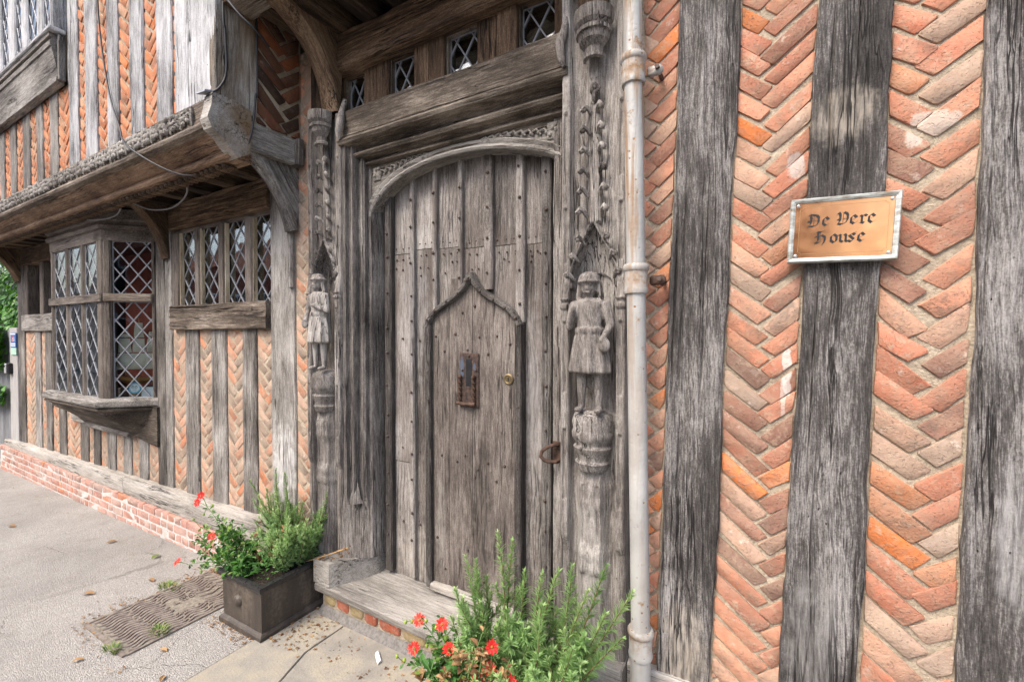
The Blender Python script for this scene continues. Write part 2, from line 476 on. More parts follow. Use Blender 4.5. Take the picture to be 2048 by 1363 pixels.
def timber(name, parent, o, A, L, B, w0, w1, N, depth, mat, nf=5, step=.08, amp=.003, wob=.006, bev=.006, label=None, mesh=None, c1=0.0, splits=0):
    """hewn beam: o start of its centre line on the face, A along, B across (widths w0 -> w1, centre drift c1), N outward, depth behind"""
    o, A, B, N = map(Vector, (o, A, B, N))
    seed = random.uniform(-50, 50)
    m = mesh or M()
    ns = max(2, int(L / step)); rings = []
    wm = max(w0, w1)
    crs = [(random.uniform(-.42, .42) * wm, random.uniform(0, L), random.uniform(.15, .75), random.uniform(.0016, .0034), random.uniform(.008, .02)) for _ in range(splits)]
    dents = [(random.uniform(-.45, .45) * wm, random.uniform(0, L), random.uniform(.010, .028), random.uniform(-.007, .004)) for _ in range(splits * 2)]
    for i in range(ns + 1):
        t = i / ns; a = t * L
        w = w0 + (w1 - w0) * t
        ctr = o + A * a + B * (c1 * t)
        l = -w / 2 + wob * (nz(a * 2.1, seed) + .5 * nz(a * 9, seed + 3))
        r = w / 2 + wob * (nz(a * 2.1, seed + 7) + .5 * nz(a * 9, seed + 9))
        ring = []
        for j in range(nf + 1):
            u = j / nf
            b = l + (r - l) * u
            d = amp * (nz(b * 22, seed + 11, a * 2.5) + .6 * nz(b * 60, seed + 5, a * 5))
            for bc, ac, hl, cw_, cd in crs:
                if abs(a - ac) < hl:
                    q = (b - bc - .012 * nz(a * 3, bc * 40)) / cw_
                    if abs(q) < 3: d -= cd * math.exp(-q * q) * (1 - ((a - ac) / hl) ** 2)
            for bc, ac, rr_, cd in dents:
                q = ((b - bc) / rr_) ** 2 + ((a - ac) / (rr_ * 1.8)) ** 2
                if q < 4: d += cd * math.exp(-q)
            if splits: d += .0012 * nz(b * 190, a * 14, seed) + .0015 * nz(b * 75, a * 7, seed + 2)
            if j in (0, nf): d -= bev * (1 + .7 * nz(a * 7, seed + j))
            ring.append(ctr + B * b + N * d)
        # soften the arrises
        ring[0] = ring[0]; ring.insert(1, ctr + B * (l + bev) + N * (amp * nz(seed, a * 4))); ring.insert(-1, ctr + B * (r - bev) + N * (amp * nz(seed + 1, a * 4)))
        ring.append(ctr + B * r - N * depth); ring.append(ctr + B * l - N * depth)
        rings.append(ring)
    m.loft(rings)
    if mesh is None:
        return m.build(name, mat, parent, axis=A, smooth=35, label=label)
    return m

def post(name, parent, z0, z1, bot, top, y, depth, mat, **k):
    """upright on the street face: bot / top = (left x, right x)"""
    w0 = bot[1] - bot[0]; w1 = top[1] - top[0]; cx0 = sum(bot) / 2; cx1 = sum(top) / 2
    return timber(name, parent, (cx0, y, z0), (0, 0, 1), z1 - z0, (1, 0, 0), w0, w1, (0, -1, 0), depth, mat, c1=cx1 - cx0, **k)

def beam(name, parent, x0, x1, z0, z1, y, depth, mat, **k):
    return timber(name, parent, (x0, y, (z0 + z1) / 2), (1, 0, 0), x1 - x0, (0, 0, 1), z1 - z0, z1 - z0, (0, -1, 0), depth, mat, **k)

def profile_x(name, parent, prof, x0, x1, mat, n=None, wob=.002, smooth=30, label=None):
    """moulding with the (y, z) outline prof run along x"""
    m = M(); n = n or max(2, int((x1 - x0) / .15)); sd0 = random.uniform(0, 99)
    m.loft([[(x0 + (x1 - x0) * i / n, y + wob * nz(i * .8, k * .7 + sd0), z + wob * nz(i * .6, k + sd0 + 5)) for k, (y, z) in enumerate(prof)] for i in range(n + 1)])
    return m.build(name, mat, parent, axis=(1, 0, 0), smooth=smooth, label=label)

def arc(cx, cy, r, a0, a1, n):
    return [(cx + r * cos(radians(a0 + (a1 - a0) * i / n)), cy + r * sin(radians(a0 + (a1 - a0) * i / n))) for i in range(n + 1)]

# ------------------------------------------------------------------ brickwork
def clip(poly, inside, cut):
    out = []
    for i in range(len(poly)):
        a, b = poly[i], poly[(i + 1) % len(poly)]
        ia, ib = inside(a), inside(b)
        if ia: out.append(a)
        if ia != ib: out.append(cut(a, b))
    return out
def clip_line(poly, nx, ny, c):
    """keep the side where nx*x + ny*y <= c"""
    def cut(a, b):
        da = nx * a[0] + ny * a[1] - c; db = nx * b[0] + ny * b[1] - c
        t = da / (da - db)
        return (a[0] + (b[0] - a[0]) * t, a[1] + (b[1] - a[1]) * t)
    return clip(poly, lambda p: nx * p[0] + ny * p[1] <= c, cut)
def area(p):
    return abs(sum(p[i][0] * p[(i + 1) % len(p)][1] - p[(i + 1) % len(p)][0] * p[i][1] for i in range(len(p)))) / 2

CAMR = cam.rotation_euler.to_matrix()
def seen_area(pts):
    """rough size of a flat piece in the photograph, only used to rank which bricks are built singly"""
    q = []
    for p in pts:
        d = CAMR.transposed() @ (Vector(p) - cam.location)
        if d.z > -.05: return 0
        q.append((-d.x / d.z * 880 + 1024, d.y / d.z * 880 + 681))
    cx = sum(a for a, b in q) / len(q); cy = sum(b for a, b in q) / len(q)
    if not (-10 < cx < 2058 and -10 < cy < 1373): return 0
    return area(q)

BRICKS = []       # (size in view, polygon, map, depth, value, material, panel)
def brick_solid(m, poly, f, d, bev=.0022, cut=.005, jit=.0034):
    """rounded brick face standing d proud of its bed"""
    n = len(poly); cx = sum(p[0] for p in poly) / n; cy = sum(p[1] for p in poly) / n
    P = []
    for i in range(n):
        a, b, c = Vector(poly[i - 1]), Vector(poly[i]), Vector(poly[(i + 1) % n])
        la, lc = (a - b).length, (c - b).length
        if la < 1e-5 or lc < 1e-5: continue
        k = random.uniform(.5, 1.5)
        P.append(b + (a - b) * min(.4, k * cut / la)); P.append(b + (c - b) * min(.4, k * cut / lc))
    P = [p + Vector((random.uniform(-jit, jit), random.uniform(-jit, jit))) for p in P]
    C0 = Vector((cx, cy)); k = len(P)
    tx, ty = random.uniform(-.012, .012), random.uniform(-.012, .012)
    vs = [f(p.x, p.y, -.02) for p in P]
    vs += [f(p.x, p.y, d - bev * .9 + (p.x - cx) * tx + (p.y - cy) * ty) for p in P]
    for p in P:
        q = p + (C0 - p).normalized() * min(bev * random.uniform(.8, 1.6), (C0 - p).length * .45)
        vs.append(f(q.x, q.y, d + (p.x - cx) * tx + (p.y - cy) * ty + random.uniform(-.001, .001)))
    fs = []
    for r in (0, 1):
        fs += [(r * k + i, r * k + (i + 1) % k, (r + 1) * k + (i + 1) % k, (r + 1) * k + i) for i in range(k)]
    fs.append(tuple(range(2 * k, 3 * k)))
    m.add(vs, fs)
    return len(vs)

def herring(panel, f, xl, xr, z0, z1, mat, valley=.5, W=.068, Ln=3.3, th=40, d=.003, joint=.008, irr=0.0, pad=.005, flip=False, bias=0.0, flat=False):
    """herringbone nogging between the lines xl(z) and xr(z); f maps (x, z, out) to the wall"""
    c, s_ = cos(radians(th)), sin(radians(th))
    xm = xl((z0 + z1) / 2) + (xr((z0 + z1) / 2) - xl((z0 + z1) / 2)) * valley
    per = 2 * Ln * c * W
    out = []
    kmax = int((z1 - z0) / (2 * s_ * W)) + 12
    j = joint / W / 2
    for mm in range(-2, 3):
        for k in range(-12, kmax):
            for typ in (0, 1):
                x0, y0 = k + mm * Ln, k - mm * Ln
                if typ == 0: q = [(x0 + j, y0 + j), (x0 + Ln - j, y0 + j), (x0 + Ln - j, y0 + 1 - j), (x0 + j, y0 + 1 - j)]
                else:
                    x0 += Ln; y0 += 1 - Ln
                    q = [(x0 + j, y0 + j), (x0 + 1 - j, y0 + j), (x0 + 1 - j, y0 + Ln - j), (x0 + j, y0 + Ln - j)]
                poly = [((x - y + .5) * c * W, (x + y) * s_ * W) for x, y in q]
                ctr = (sum(p[0] for p in poly) / 4, sum(p[1] for p in poly) / 4)
                a = random.gauss(0, .02 + irr * .06); k1 = 1 + random.uniform(-.04, .04) - irr * random.uniform(0, .06)
                ox, oy = random.gauss(0, .002 + irr * .006), random.gauss(0, .002 + irr * .006)
                poly = [(ctr[0] + ox + ((p[0] - ctr[0]) * cos(a) - (p[1] - ctr[1]) * sin(a)) * k1,
                         ctr[1] + oy + ((p[0] - ctr[0]) * sin(a) + (p[1] - ctr[1]) * cos(a)) * k1) for p in poly]
                if flip: poly = [(-p[0], p[1]) for p in poly]
                poly = [(p[0] + xm, p[1] + z0 - .1) for p in poly]
                if max(p[1] for p in poly) < z0 or min(p[1] for p in poly) > z1: continue
                # trim to the panel
                zl = (xl(z1) - xl(z0)) / (z1 - z0); zr = (xr(z1) - xr(z0)) / (z1 - z0)
                poly = clip_line(poly, -1, zl, -(xl(z0) + pad) + zl * z0) if poly else poly
                poly = clip_line(poly, 1, -zr, (xr(z0) - pad) - zr * z0) if poly else poly
                poly = clip_line(poly, 0, -1, -z0 - pad) if poly else poly
                poly = clip_line(poly, 0, 1, z1 - pad) if poly else poly
                if len(poly) < 3 or area(poly) < .00022: continue
                out.append(poly)
    for poly in out:
        cz = sum(p[1] for p in poly) / len(poly); cx = sum(p[0] for p in poly) / len(poly)
        dd = random.uniform(-.0008, .0009) if flat else max(.001, d + random.gauss(0, .0014))
        v = min(1, max(0, random.random() * .93 + bias * .5 * (nz(cx * 3, cz * 1.5) + .3)))
        if random.random() < .07: v = random.uniform(.93, 1)
        BRICKS.append((seen_area([f(x, z, 0) for x, z in poly]), poly, f, dd, v, mat, panel))

def panel(parent, f, xl, xr, z0, z1, mortar='mortar', thick=.09, back=-.004, n=None, label=None):
    """bed of mortar; its sides run a little behind the timbers"""
    m = M(); nx = 5; nzr = n or max(4, int((z1 - z0) / .07))
    sd0 = random.uniform(0, 50)
    rings = []
    for i in range(nzr + 1):
        z = z0 + (z1 - z0) * i / nzr
        a, b = xl(z) - .012, xr(z) + .012
        r = [f(a + (b - a) * k / nx, z, back + .0022 * nz(z * 9, k * 1.3 + sd0)) for k in range(nx + 1)]
        r += [f(b, z, back - thick), f(a, z, back - thick)]
        rings.append(r)
    m.loft(rings)
    return m.build("brick_panel", mortar, parent, axis=None, smooth=40, label=label)

def flush_bricks(limit, stuff_parent, who):
    """the bricks that show largest become parts of their panel, the rest one mesh"""
    global BRICKS
    BRICKS.sort(key=lambda b: -b[0])
    rest = {}
    for i, (a, poly, f, d, v, mat, pan) in enumerate(BRICKS):
        if i < limit and a > 60:
            m = M(); brick_solid(m, poly, f, d)
            m.build("brick", mat, pan, axis=None, rnd=v, smooth=50)
        else:
            m, r = rest.setdefault(mat, (M(), []))
            n = brick_solid(m, poly, f, d)
            r += [v] * n
    BRICKS = []
    if rest:
        big = M(); vals = []; names = []
        for mat, (m, r) in rest.items():
            k = len(names); names.append(mat)
            big.add(m.v, m.f, k); vals += r
        big.build("far_bricks", names, stuff_parent, axis=None, rnds=vals, kind="stuff", smooth=50)

# ------------------------------------------------------------------ ground
def gz(x): return 0.0 if x > -3.2 else (x + 3.2) * .022 if x > -60 else -1.25
def ground_mats():
    t = NT("pavement tarmac")
    p = t.pos()
    v = t.voronoi(p, 190, "Color"); d = t.voronoi(p, 190)
    a = t.n.new("ShaderNodeSeparateColor"); t.l.new(v, a.inputs[0])
    big = t.noise(p, 1.3, 5, .6); mid_ = t.noise(p, 9, 4)
    base = t.ramp(t.rng(big, .3, .7), [(0, (.265, .25, .23)), (.5, (.325, .308, .286)), (1, (.37, .352, .328))])
    st = t.ramp(a.outputs[0], [(0, (.55, .55, .55)), (.55, (.95, .95, .95)), (.92, (1.25, 1.22, 1.2)), (1, (1.7, 1.65, 1.6))])
    col = t.mix(.5, base, t.mix(1.0, base, st, 'MULTIPLY'))
    col = t.mix(t.rng(mid_, .55, .75, 0, .35), col, (.17, .155, .13))
    rep = t.rng(t.noise(p, .55, 2, .5), .535, .55)
    col = t.mix(t.math('MULTIPLY', rep, .18), col, (.17, .165, .16))
    cr = t.voronoi(t.vmath('ADD', p, t.vmath('MULTIPLY', t.noise(p, 4, 4, .6, out=1), (.25, .25, 0))), 1.1, "Distance", 'DISTANCE_TO_EDGE')
    crk = t.math('MULTIPLY', t.rng(cr, .002, .006, 1.0, 0.0), t.rng(t.noise(p, .9, 2), .48, .56))
    col = t.mix(t.math('MULTIPLY', crk, .35), col, (.07, .062, .05))
    gr = t.math('MULTIPLY', t.rng(t.noise(p, 2.6, 5, .7), .56, .72), t.rng(t.noise(p, 30, 3), .4, .6))
    col = t.mix(t.math('MULTIPLY', gr, .5), col, (.19, .165, .115))
    h = t.math('MULTIPLY_ADD', d, -.8, t.math('MULTIPLY', t.noise(p, 60, 3), .8))
    h = t.math('MULTIPLY_ADD', crk, -.4, h)
    MAT['tarmac'] = t.done(col, .9, t.bump(h, .006), spec=.2)
    t = NT("dark road tarmac")
    p = t.pos()
    col = t.ramp(t.noise(p, 40, 5, .7), [(.3, (.06, .06, .062)), (.7, (.12, .118, .115))])
    MAT['road'] = t.done(col, .9, t.bump(t.noise(p, 150, 3), .004))
    t = NT("york stone slab")
    p = t.pos()
    n = t.noise(p, 3.2, 5, .6); f_ = t.noise(p, 90, 4, .7)
    col = t.ramp(t.rng(n, .33, .68), [(0, (.20, .19, .17)), (.4, (.275, .255, .22)), (.7, (.335, .30, .235)), (1, (.245, .23, .205))])
    col = t.mix(t.rng(f_, .4, .7, 0, .35), col, (.20, .175, .14))
    h = t.math('MULTIPLY_ADD', n, 1.2, t.math('MULTIPLY', f_, .5))
    MAT['slab'] = t.done(col, .9, t.bump(h, .006), spec=.2)
ground_mats()
MAT['joint'] = plain("joint grit", (.19, .175, .15), .95, 0, .4, 90, .004)
MAT['kerb'] = plain("granite kerb", (.30, .29, .275), .85, 0, .25, 60, .003)

def sheet(name, x0, x1, y0, y1, z, mat, nx=24, ny=2, kind="structure"):
    m = M(); vs = []; fs = []
    for j in range(ny + 1):
        for i in range(nx + 1):
            x = x0 + (x1 - x0) * i / nx; vs.append((x, y0 + (y1 - y0) * j / ny, gz(x) + z))
    for j in range(ny):
        for i in range(nx):
            a = j * (nx + 1) + i; fs.append((a, a + 1, a + nx + 2, a + nx + 1))
    m.add(vs, fs)
    return m.build(name, mat, None, axis=None, kind=kind, fix=False)
sheet("ground", -350, 350, -350, 350, -.24, 'road', 60, 2)
sheet("pavement", -40, 40, -2.9, .35, 0, 'tarmac', 120, 30)
sheet("pavement", -40, 40, -12.5, -9.2, 0, 'tarmac', 60, 2)
sheet("road", -60, 60, -9.05, -3.05, -.12, 'road', 60, 2)
for y0 in (-3.05, -9.2):
    m = M()
    m.loft([[(x, y0, gz(x) - .2), (x, y0 + .15, gz(x) - .2), (x, y0 + .15, gz(x) + .004), (x, y0, gz(x) + .004)] for x in range(-40, 41, 2)])
    m.build("kerb", 'kerb', None, axis=None, kind="structure")

# paving slabs before the doorstep
def slab(poly, z, label):
    m = M(); n = len(poly)
    Pm = []
    for i in range(n):
        a, b = Vector(poly[i]), Vector(poly[(i + 1) % n])
        L = (b - a).length; k = max(1, int(L / .06))
        nrm = Vector((b.y - a.y, a.x - b.x)).normalized()
        for q in range(k):
            p = a + (b - a) * q / k
            if q: p = p + nrm * .004 * nz(p.x * 9, p.y * 9)
            Pm.append(p)
    c = sum(Pm, Vector((0, 0))) / len(Pm)
    m.loft([[(p.x, p.y, -.03) for p in Pm], [(p.x, p.y, z - .004) for p in Pm],
            [(p.x + (c.x - p.x) * .012, p.y + (c.y - p.y) * .012, z) for p in Pm]])
    return m.build("paving_slab", 'slab', None, axis=None, label=label, kind=None, smooth=30)
g1 = "stone slabs before the doorstep"
o = slab([(-2.36, -1.15), (-1.931, -1.15), (-1.976, -.80), (-1.966, -.55), (-2.036, -.36), (-2.031, -.09), (-2.35, -.09)], .012, "narrow sandy stone slab along the front of the black planter, left of the crack"); setp(o, cat="slab", group=g1)
o = slab([(-1.925, -1.15), (-1.0, -1.15), (-1.0, -.12), (-2.025, -.09), (-2.03, -.35), (-1.96, -.55), (-1.97, -.80)], .012, "broad sandy stone slab in front of the doorstep, right of the crack"); setp(o, cat="slab", group=g1)
m = M(); m.box(-2.375, -.9, -1.2, -.06, -.03, .003)
o = m.build("slab_bed", 'joint', None, axis=None, kind="structure")

# iron duct cover in the pavement
t = NT("worn cast iron cover")
n_ = t.noise(t.pos(), 30, 4, .6)
col = t.ramp(t.rng(n_, .3, .7), [(0, (.13, .10, .085)), (.5, (.20, .165, .14)), (1, (.27, .235, .195))])
MAT['cast'] = t.done(col, .75, t.bump(t.noise(t.pos(), 140, 3), .002), .1)
MAT['cast_low'] = plain("silted cover grooves", (.21, .185, .15), .95, 0, .35, 60, .003)
CX0, CX1, CY0, CY1 = -3.31, -2.83, -.82, -.20
cov = thing("duct_cover", (-3.07, -.51, 0), "rusty cast iron duct cover with wavy ribs set in the tarmac beside the planter", "manhole cover")
m = M(); m.box(CX0, CX1, CY0, CY1, -.02, .004); m.build("cover_plate", 'cast_low', cov, axis=None)
m = M()
for a, b, c, d in ((CX0 - .008, CX1 + .008, CY0 - .02, CY0), (CX0 - .008, CX1 + .008, CY1, CY1 + .016), (CX0 - .014, CX0, CY0, CY1), (CX1, CX1 + .014, CY0, CY1)):
    m.box(a, b, c, d, -.02, .009)
m.build("rim", 'cast', cov, axis=None)
def wave_rib(x, ya, yb, amp=.012):
    m = M(); n = max(3, int((yb - ya) / .012)); rings = []
    for i in range(n + 1):
        y = ya + (yb - ya) * i / n
        w = x + amp * sin(y * 2 * pi / .115) + .002 * nz(y * 20, x * 9)
        rings.append([(w - .0105, y, .002), (w - .0075, y, .0115), (w + .0075, y, .0115), (w + .0105, y, .002)])
    m.loft(rings)
    return m
x = CX0 + .022; ribi = 0
while x < CX1 - .015:
    y = CY0 + .015 + (.02 if ribi % 2 else 0)
    while y < CY1 - .02:
        yb = min(y + .125, CY1 - .012)
        plaque_zone = -3.16 < x < -2.97 and -.56 < (y + yb) / 2 < -.32
        if not plaque_zone and yb - y > .03:
            wave_rib(x, y, yb).build("rib", 'cast', cov, axis=None)
        y += .137
    x += .0275; ribi += 1
def flat_text(txt, size, depth, name, mat, parent, base, A, B, N, off=.0, font=None, merge=False):
    """the built-in sans letters as solid meshes: baseline start base, along A, up B, raised along N"""
    cu = bpy.data.curves.new("t", 'FONT'); cu.body = txt; cu.size = size; cu.extrude = depth / 2; cu.resolution_u = 2
    ob = bpy.data.objects.new("t", cu); COL.objects.link(ob)
    dg = bpy.context.evaluated_depsgraph_get(); me = bpy.data.meshes.new_from_object(ob.evaluated_get(dg))
    A, B, N, base = map(Vector, (A, B, N, base))
    m = M()
    m.add([base + A * v.co.x + B * v.co.y + N * (v.co.z + depth / 2 + off) for v in me.vertices], [tuple(p.vertices) for p in me.polygons])
    bpy.data.objects.remove(ob); bpy.data.curves.remove(cu); bpy.data.meshes.remove(me)
    return m.build(name, mat, parent, axis=None)
for txt, x, y, s_ in (("S", -3.135, -.60, .045), ("& CO", -3.085, -.50, .05), ("CROYDON", -3.115, -.46, .042), ("LTD", -3.05, -.60, .04), ("C I M", -2.985, -.66, .042), ("LONDON", -2.945, -.55, .042)):
    flat_text(txt, s_, .006, "raised_lettering", 'cast', cov, (x, y, .004), (0.0, 1, 0), (-1, 0.0, 0), (0, 0, 1))
m = M()
m.lathe([(.016, 0), (.016, .009), (.011, .009), (.011, .004)], (-3.20, -.66, .003), 14)
m.build("lifting_hole", 'cast', cov, axis=None)

# ------------------------------------------------------------------ the house
house = thing("timber_framed_house", (-2.5, 0, 0), "old timber framed house with close studs, herringbone brick panels and a carved doorway", "house")
def wf(x, z, d): return (x, -d, z)                 # street face, d outward
UY = -.46                                          # face of the jettied upper storey
def uf(x, z, d): return (x, UY - d, z)
RX = -2.555                                        # return wall of the jetty
def rf(y, z, d): return (RX + d, y, z)
def lin(x0, z0, x1, z1): return lambda z: x0 + (x1 - x0) * (z - z0) / (z1 - z0)

# --- right of the door: four posts and their panels
TOPZ = 3.32
def at(b, t, z0, z1, z): return b + (t - b) * (z - z0) / (z1 - z0)
P1 = ((-.352, -.158), (-.272, -.070)); P2 = ((.062, .280), (.166, .352)); P3 = ((.505, .74), (.568, .80)); P4 = ((1.00, 1.22), (1.03, 1.25))
Z0, Z1 = .33, 2.9
def ext(p, z): return tuple(at(p[0][i], p[1][i], Z0, Z1, z) for i in (0, 1))
for k, p in enumerate((P1, P2, P3, P4)):
    post("post", house, Z0, TOPZ, p[0], ext(p, TOPZ), -.022, .16, 'oak_black', nf=60 if k < 3 else 4, step=.015 if k < 3 else .1, amp=.005, wob=.012, bev=.008, splits=9 if k < 3 else 0)
def pan(xa, xb, z0, z1, f, mat, parent=house, valley=.5, mortar='mortar', d=.003, **k):
    p = panel(parent, f, xa, xb, z0, z1, mortar, label=k.pop('label', None), back=-.0026 if k.get('flat') else -.004)
    herring(p, f, xa, xb, z0, z1, mat, valley=valley, d=d, **k)
    return p
def edge(p, i): return lin(p[0][i], Z0, p[1][i], Z1)
pan(lambda z: -.415, edge(P1, 0), Z0, TOPZ, wf, 'brick_red', valley=.35, W=.062, Ln=3.5, label="narrow panel of orange bricks behind the drainpipe")
pan(edge(P1, 1), edge(P2, 0), Z0, TOPZ, wf, 'brick_red', valley=.52, W=.061, Ln=3.6, irr=.25, bias=-.2)
pan(edge(P2, 1), edge(P3, 0), Z0, TOPZ, wf, 'brick_red', valley=.50, W=.074, Ln=3.1, irr=.6, joint=.010, th=38)
pan(edge(P3, 1), edge(P4, 0), Z0, TOPZ, wf, 'brick_red', valley=.5, W=.07)
beam("sill_beam", house, -.46, 1.3, .10, .33, -.035, .2, 'oak_sill', nf=6, label="worn grey sill beam under the right hand posts")
beam("top_plate", house, -.42, 1.3, TOPZ, 3.6, -.03, .2, 'oak_black')
m = M(); m.box(-.46, 1.3, -.05, .2, -.1, .098); m.build("footing", 'mortar_white', house, axis=None)

# --- left part of the ground floor: studs (x left, x right)
GZ0 = lambda x: .39 + (x + 3.3) * .0215
SILLY = -.03
low_studs = [(-8.22, -7.98), (-7.60, -7.40), (-7.24, -7.05), (-6.83, -6.63), (-6.22, -6.02), (-5.88, -5.72), (-5.54, -5.36), (-5.19, -5.02), (-4.86, -4.69), (-4.50, -4.35), (-4.345, -4.235), (-4.02, -3.815), (-3.625, -3.425), (-3.215, -3.045), (-2.872, -2.615)]
RAIL0, RAIL1 = 1.685, 1.875
for xl, xr in low_studs:
    full = (xl, xr) in (low_studs[0], low_studs[9], low_studs[10], low_studs[14])
    bay_ = -6.9 < xl < -4.6
    z1 = 2.78 if full else (1.02 if -6.4 < xl < -4.6 else RAIL0)
    if (xl, xr) == low_studs[3]: z1 = 2.6
    near = xl > -4.6
    post("stud" if not full else "post", house, GZ0((xl + xr) / 2) - .02, z1, (xl, xr), (xl, xr), -.012, .14, 'oak_grey', nf=7 if near else 4, step=.05 if near else .12, amp=.003, wob=.008)
spans = [(low_studs[i][1], low_studs[i + 1][0]) for i in range(len(low_studs) - 1)]
for xl, xr in spans:
    if xr - xl < .04: continue
    z1 = 1.02 if -6.7 < xl < -4.6 else RAIL0
    pan(lambda z, a=xl: a, lambda z, a=xr: a, GZ0((xl + xr) / 2), z1, wf, 'brick_buff', valley=.5 + random.uniform(-.12, .12), W=.066, Ln=3.0, irr=.45, joint=.011, flat=True)
# strip between the last post and the carved door jamb, full height
pan(lambda z: -2.615, lambda z: -2.43, .30, 3.42, wf, 'brick_buff', valley=.5, W=.064, Ln=3.0, irr=.2, joint=.011, flat=True, label="tall narrow strip of weathered herringbone brick left of the door jamb")
beam("rail", house, -4.19, -2.872, RAIL0, RAIL1, -.045, .17, 'oak_bress', nf=30, step=.02, amp=.005, splits=5, label="heavy weathered rail under the four light window")
beam("rail", house, -7.98, -6.20, RAIL0, RAIL1 + .01, -.035, .17, 'oak_grey', nf=5)
# sill beam and its scarf joint
def sill(x0, x1):
    n = int((x1 - x0) / .1); m = M(); rings = []
    for i in range(n + 1):
        x = x0 + (x1 - x0) * i / n; zt = GZ0(x); zb = .205 + (x + 3.6) * .001
        e = .006 * nz(x * 3, 2)
        rings.append([(x, SILLY - .035, zb), (x, SILLY - .04 + e, zb + .05), (x, SILLY - .04 + e, zt - .02 + e), (x, SILLY - .03, zt + e), (x, .1, zt + .004), (x, .1, zb)])
    m.loft(rings)
    return m.build("sill_beam", 'oak_sill', house, axis=(1, 0, 0), smooth=30, label="long pale grey sill beam on the brick plinth")
sill(-8.62, -5.04); sill(-5.035, -2.44)

# --- brick plinth wall under the sill (a low wall of its own)
pl = thing("brick_plinth", (-5.5, -.08, 0), "low red brick plinth with pale mortar under the long sill beam", "plinth")
m = M()
m.loft([[(x, -.082, gz(x) - .06), (x, -.082, .186), (x, .1, .19), (x, .1, gz(x) - .06)] for x in [-8.7 + .2 * i for i in range(32)]])
m.build("mortar_bed", 'mortar_white', pl, axis=None)
crow = 0; z = .142
vals = []
while z > -.22:
    x = -8.72 + (.06 if crow % 2 else 0)
    while x < -2.52:
        header = (random.random() < (.75 if crow == 0 else .5))
        L = .105 if header else .215
        if z > gz(x) - .05 and x + L < -2.48:
            m = M(); sk = M()
            d = random.uniform(.0, .006)
            poly = [(x, z), (x + L - .012, z), (x + L - .012, z + .056), (x, z + .056)]
            n = brick_solid(m, poly, lambda a, b, dd: (a, -.075 - dd * 1.4, b), .005 + d * .6, bev=.004, cut=.006)
            if crow == 0:   # the top course shows its upper face
                m.v = [(a, b, c) for a, b, c in m.v]
            m.build("brick", 'brick_plinth', pl, axis=None, rnd=random.random(), smooth=50)
        x += L
    z -= .068; crow += 1

# --- bay window parts are built further down; jetty of the left wing
JX0, JX1 = -9.6, -2.55
# moulded and carved bressumer
prof = [(-.505, 2.93), (-.515, 2.925), (-.512, 2.80), (-.522, 2.792), (-.538, 2.786), (-.545, 2.770), (-.538, 2.754), (-.518, 2.746), (-.505, 2.742), (-.30, 2.742), (-.30, 2.93)]
bres = profile_x("bressumer", house, prof, JX0, JX1 - .03, 'oak_bress', n=70, wob=.003, label="moulded bressumer of the jetty with a carved leaf frieze")
prof = [(-.504, 2.7415), (-.497, 2.733), (-.470, 2.712), (-.44, 2.692), (-.418, 2.682), (-.418, 2.672), (-.428, 2.662), (-.430, 2.648), (-.420, 2.636), (-.400, 2.632), (-.30, 2.632), (-.30, 2.7415)]
profile_x("cove_moulding", bres, prof, JX0, JX1 - .03, 'oak_brown_lit', n=70, wob=.003, label="brown hollow moulding on the underside of the bressumer")
# leaf frieze: rows of curled leaves along the upper band
def frieze_leaf(m, x, z, s, fl):
    for k in range(6):
        a = k / 6 * 2 * pi + random.uniform(-.3, .3)
        r = s * random.uniform(.45, .62)
        m.ball((x + r * cos(a) * 1.05, -.517 - random.uniform(0, .008), z + r * sin(a) * .95), s * random.uniform(.26, .40), 6, 4, sc=(1, .75, .9))
    m.ball((x, -.520, z), s * .38, 6, 4, sc=(1, .8, 1))
fr = M(); x = -9.2; i = 0
while x < -2.72:
    near = x > -6.9
    s = .064
    frieze_leaf(fr, x, 2.865 + .006 * nz(x * 5), s, i % 2)
    # stalk
    fr.tube([(x + .055, -.515, 2.815), (x + .075, -.528, 2.86), (x + .06, -.52, 2.91)], .011, 5)
    x += .118; i += 1
fr.build("carved_frieze", 'oak_arch', house, axis=(1, 0, 0), smooth=60)
# pendant dentils under the roll
dn = M(); x = -9.2
dn.loft([[(x + .022 * c * k, y, z + .012 * s_ * k) for c, s_ in ((1, 0), (.7, .7), (0, 1), (-.7, .7), (-1, 0), (-.7, -.9), (0, -1.3), (.7, -.9))] for y, z, k in ((-.404, 2.618, .5), (-.392, 2.616, 1), (-.36, 2.614, 1), (-.33, 2.616, .9))])
d0 = dn.build("dentil", 'oak_brown', house, axis=(1, 0, 0), smooth=50)
while x < -2.72:
    x += .062; dup(d0, (x + 9.2, random.uniform(-.004, .004), random.uniform(-.003, .003)), house)
